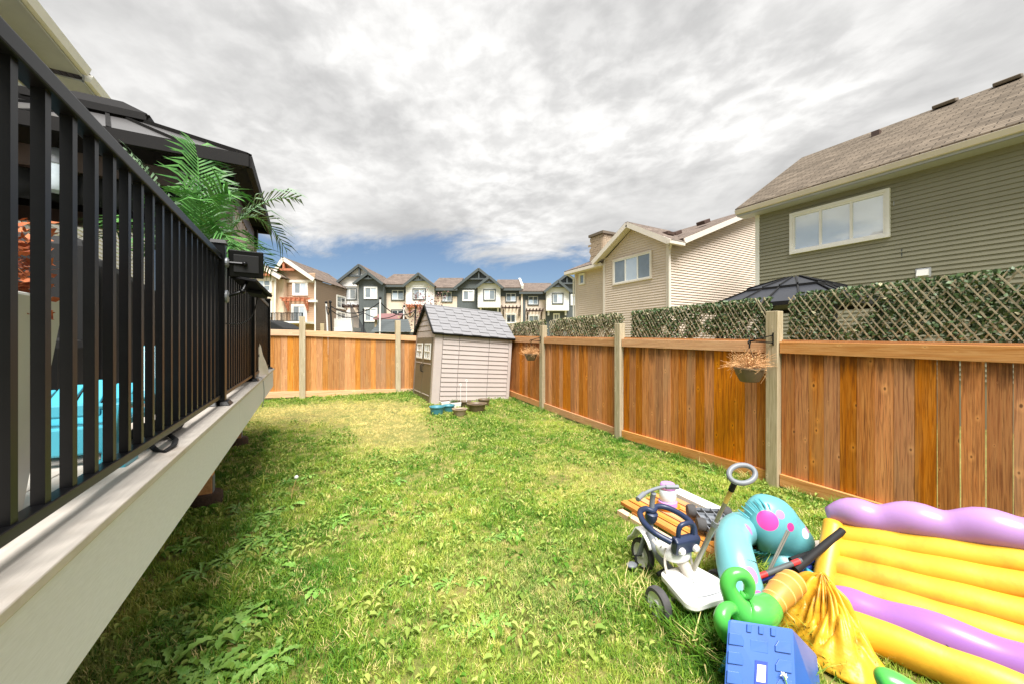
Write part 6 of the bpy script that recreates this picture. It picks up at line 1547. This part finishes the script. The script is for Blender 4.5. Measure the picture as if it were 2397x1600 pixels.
def blue_box():
    c = at(1775, 1520, 1.98)
    tl, tr = at(1702, 1444, 1.90), at(1856, 1468, 1.86); bl, br = at(1684, 1720, 1.66), at(1870, 1760, 1.60)
    for p in (bl, br): p.z = .035
    t = thing('blue_box', 'blue moulded plastic box lying on its side with a white sticker', 'box', (c.x, c.y, .03))
    back = Vector((S_ * .16 + C_ * .25, C_ * .16 - S_ * .25, -.06))
    q = [tl, tr, br, bl]; b = [p + back for p in q]; b[2].z = b[3].z = .035
    b[0].z -= .2; b[1].z -= .2
    MB().add(q + b, [(0, 1, 2, 3), (7, 6, 5, 4), (0, 4, 5, 1), (1, 5, 6, 2), (2, 6, 7, 3), (3, 7, 4, 0)]).build('shell', M_BLUE, t, bevel=.016)
    u = (tr - tl); v = (bl - tl); n = u.cross(v).normalized()
    if n.z < 0: n = -n
    S = lambda a, k, h: tl + u * a + ((bl - tl).lerp(br - tr, a)) * k + n * h
    mb = MB()
    def pad(a0, a1, k0, k1, h=.008, cut=0):
        pts = [(a0, k0), (a1, k0), (a1, k1), (a0, k1)]
        if cut: pts = [(a0, k0), (a1 - cut, k0), (a1, k0 + .05), (a1, k1), (a0, k1)] if cut > 0 else [(a0 - cut, k0), (a1, k0), (a1, k1), (a0, k1), (a0, k0 + .05)]
        mb.prism([S(a, k, .0) for a, k in pts], n * h)
    for k in range(5): pad(.04, .26, .13 + .16 * k, .23 + .16 * k, .010, .05); pad(.72, .95, .13 + .16 * k, .23 + .16 * k, .010, -.05)
    for a in (.30, .48, .66): pad(a, a + .07, .03, .10, .010)
    pad(.36, .62, .16, .26, .004); mb.build('moulded_rib', M_BLUE, t, bevel=.003)
    MB().prism([S(.46, .36, .009), S(.58, .36, .009), S(.57, .50, .009), S(.45, .50, .009)], n * .002).build('sticker', M_WHITEW, t)
    MB().prism([S(.43, .33, .0), S(.61, .33, .0), S(.60, .66, .0), S(.42, .66, .0)], n * .008).build('label_recess', M_BLUED, t)
    p = S(.8, .42, .01); q = [p + n * .02, S(.86, .5, .02), S(.93, .66, .02)]
    f = thing('grass_stem', 'dry flower stem lying across the blue plastic box', 'stem', q[-1]); MB().tube(spline(q)[0], .003, 5).build('stalk', M_WEED, f)
    mb = MB(); r = random.Random(8)
    for _ in range(16): d = V(r.gauss(0, 1), r.gauss(0, 1), r.gauss(.4, 1)).normalized() * .018; mb.add([q[0], q[0] + d, q[0] + d.cross(n) * .4 + d * .5], [(0, 1, 2)])
    mb.build('flower_head', M_POTW, f, fix=False)
blue_box()

def rods():
    def rod(name, label, p, q, r, m, caps=None):
        t = thing(name, label, 'pole', (p + q) / 2); MB().tube([p, q], r, 12).build('shaft', m, t, smooth=True)
        d = (q - p)
        for s0, s1, mm in caps or (): MB().tube([p + d * s0, p + d * s1], r * 1.06, 12).build('sleeve', mm, t, smooth=True)
    rod('foam_pole', 'black foam padded pole propped against the yellow inflatable', at(1862, 1332, 2.50), at(1972, 1240, 2.62), .024, M_BLACKM)
    rod('joint_pole', 'black pole with red joints lying across the blue poles', at(1765, 1352, 2.44), at(1875, 1310, 2.52), .017, M_DTRIM, ((0, .25, M_REDP), (.8, .95, M_REDP)))
    rod('blue_pole', 'upper blue plastic pole behind the orange palm trunk', at(1762, 1358, 2.46), at(1950, 1288, 2.66), .024, M_BLUED)
    rod('blue_pole', 'lower blue plastic pole half hidden by the turquoise inflatable', at(1690, 1385, 2.50), at(1900, 1325, 2.60), .018, M_BLUED)
    rod('dark_pole', 'dark grey pole leaning behind the black foam pole', at(1850, 1310, 2.72), at(1965, 1272, 2.80), .02, M_FABRIC)
    rod('metal_rod', 'thin silver rod propped on the spotted turquoise inflatable', at(1798, 1335, 2.62), at(1843, 1240, 2.66), .007, M_TUBE)
    rod('metal_rod', 'second thin silver rod beside the first on the turquoise inflatable', at(1803, 1335, 2.61), at(1848, 1243, 2.65), .005, M_TUBE)
    c = at(1925, 1275, 2.95); c.z = .14
    b = MB(); b.ball((c.x, c.y, c.z), .12, 18, 12, (1.1, .9, .75)); tag(b.build('deflated_ball', mat('dusty_white_vinyl', lin(206, 194, 182), .5, .12, 8), smooth=True, angle=180), 'dusty white deflated ball behind the black foam pole', 'ball')
    tag(MB().bar(at(1850, 1270, 3.05), at(1935, 1305, 2.85), .05, .05).build('timber_offcut', M_SLATW), 'pale timber offcut lying behind the turquoise inflatable', 'timber')
    t = tag(MB().bar(at(1888, 1338, 2.50), at(1908, 1352, 2.48), .10, .03).build('turquoise_tray', M_TURQ, bevel=.006), 'small turquoise plastic tray behind the orange palm trunk', 'tray')
rods()
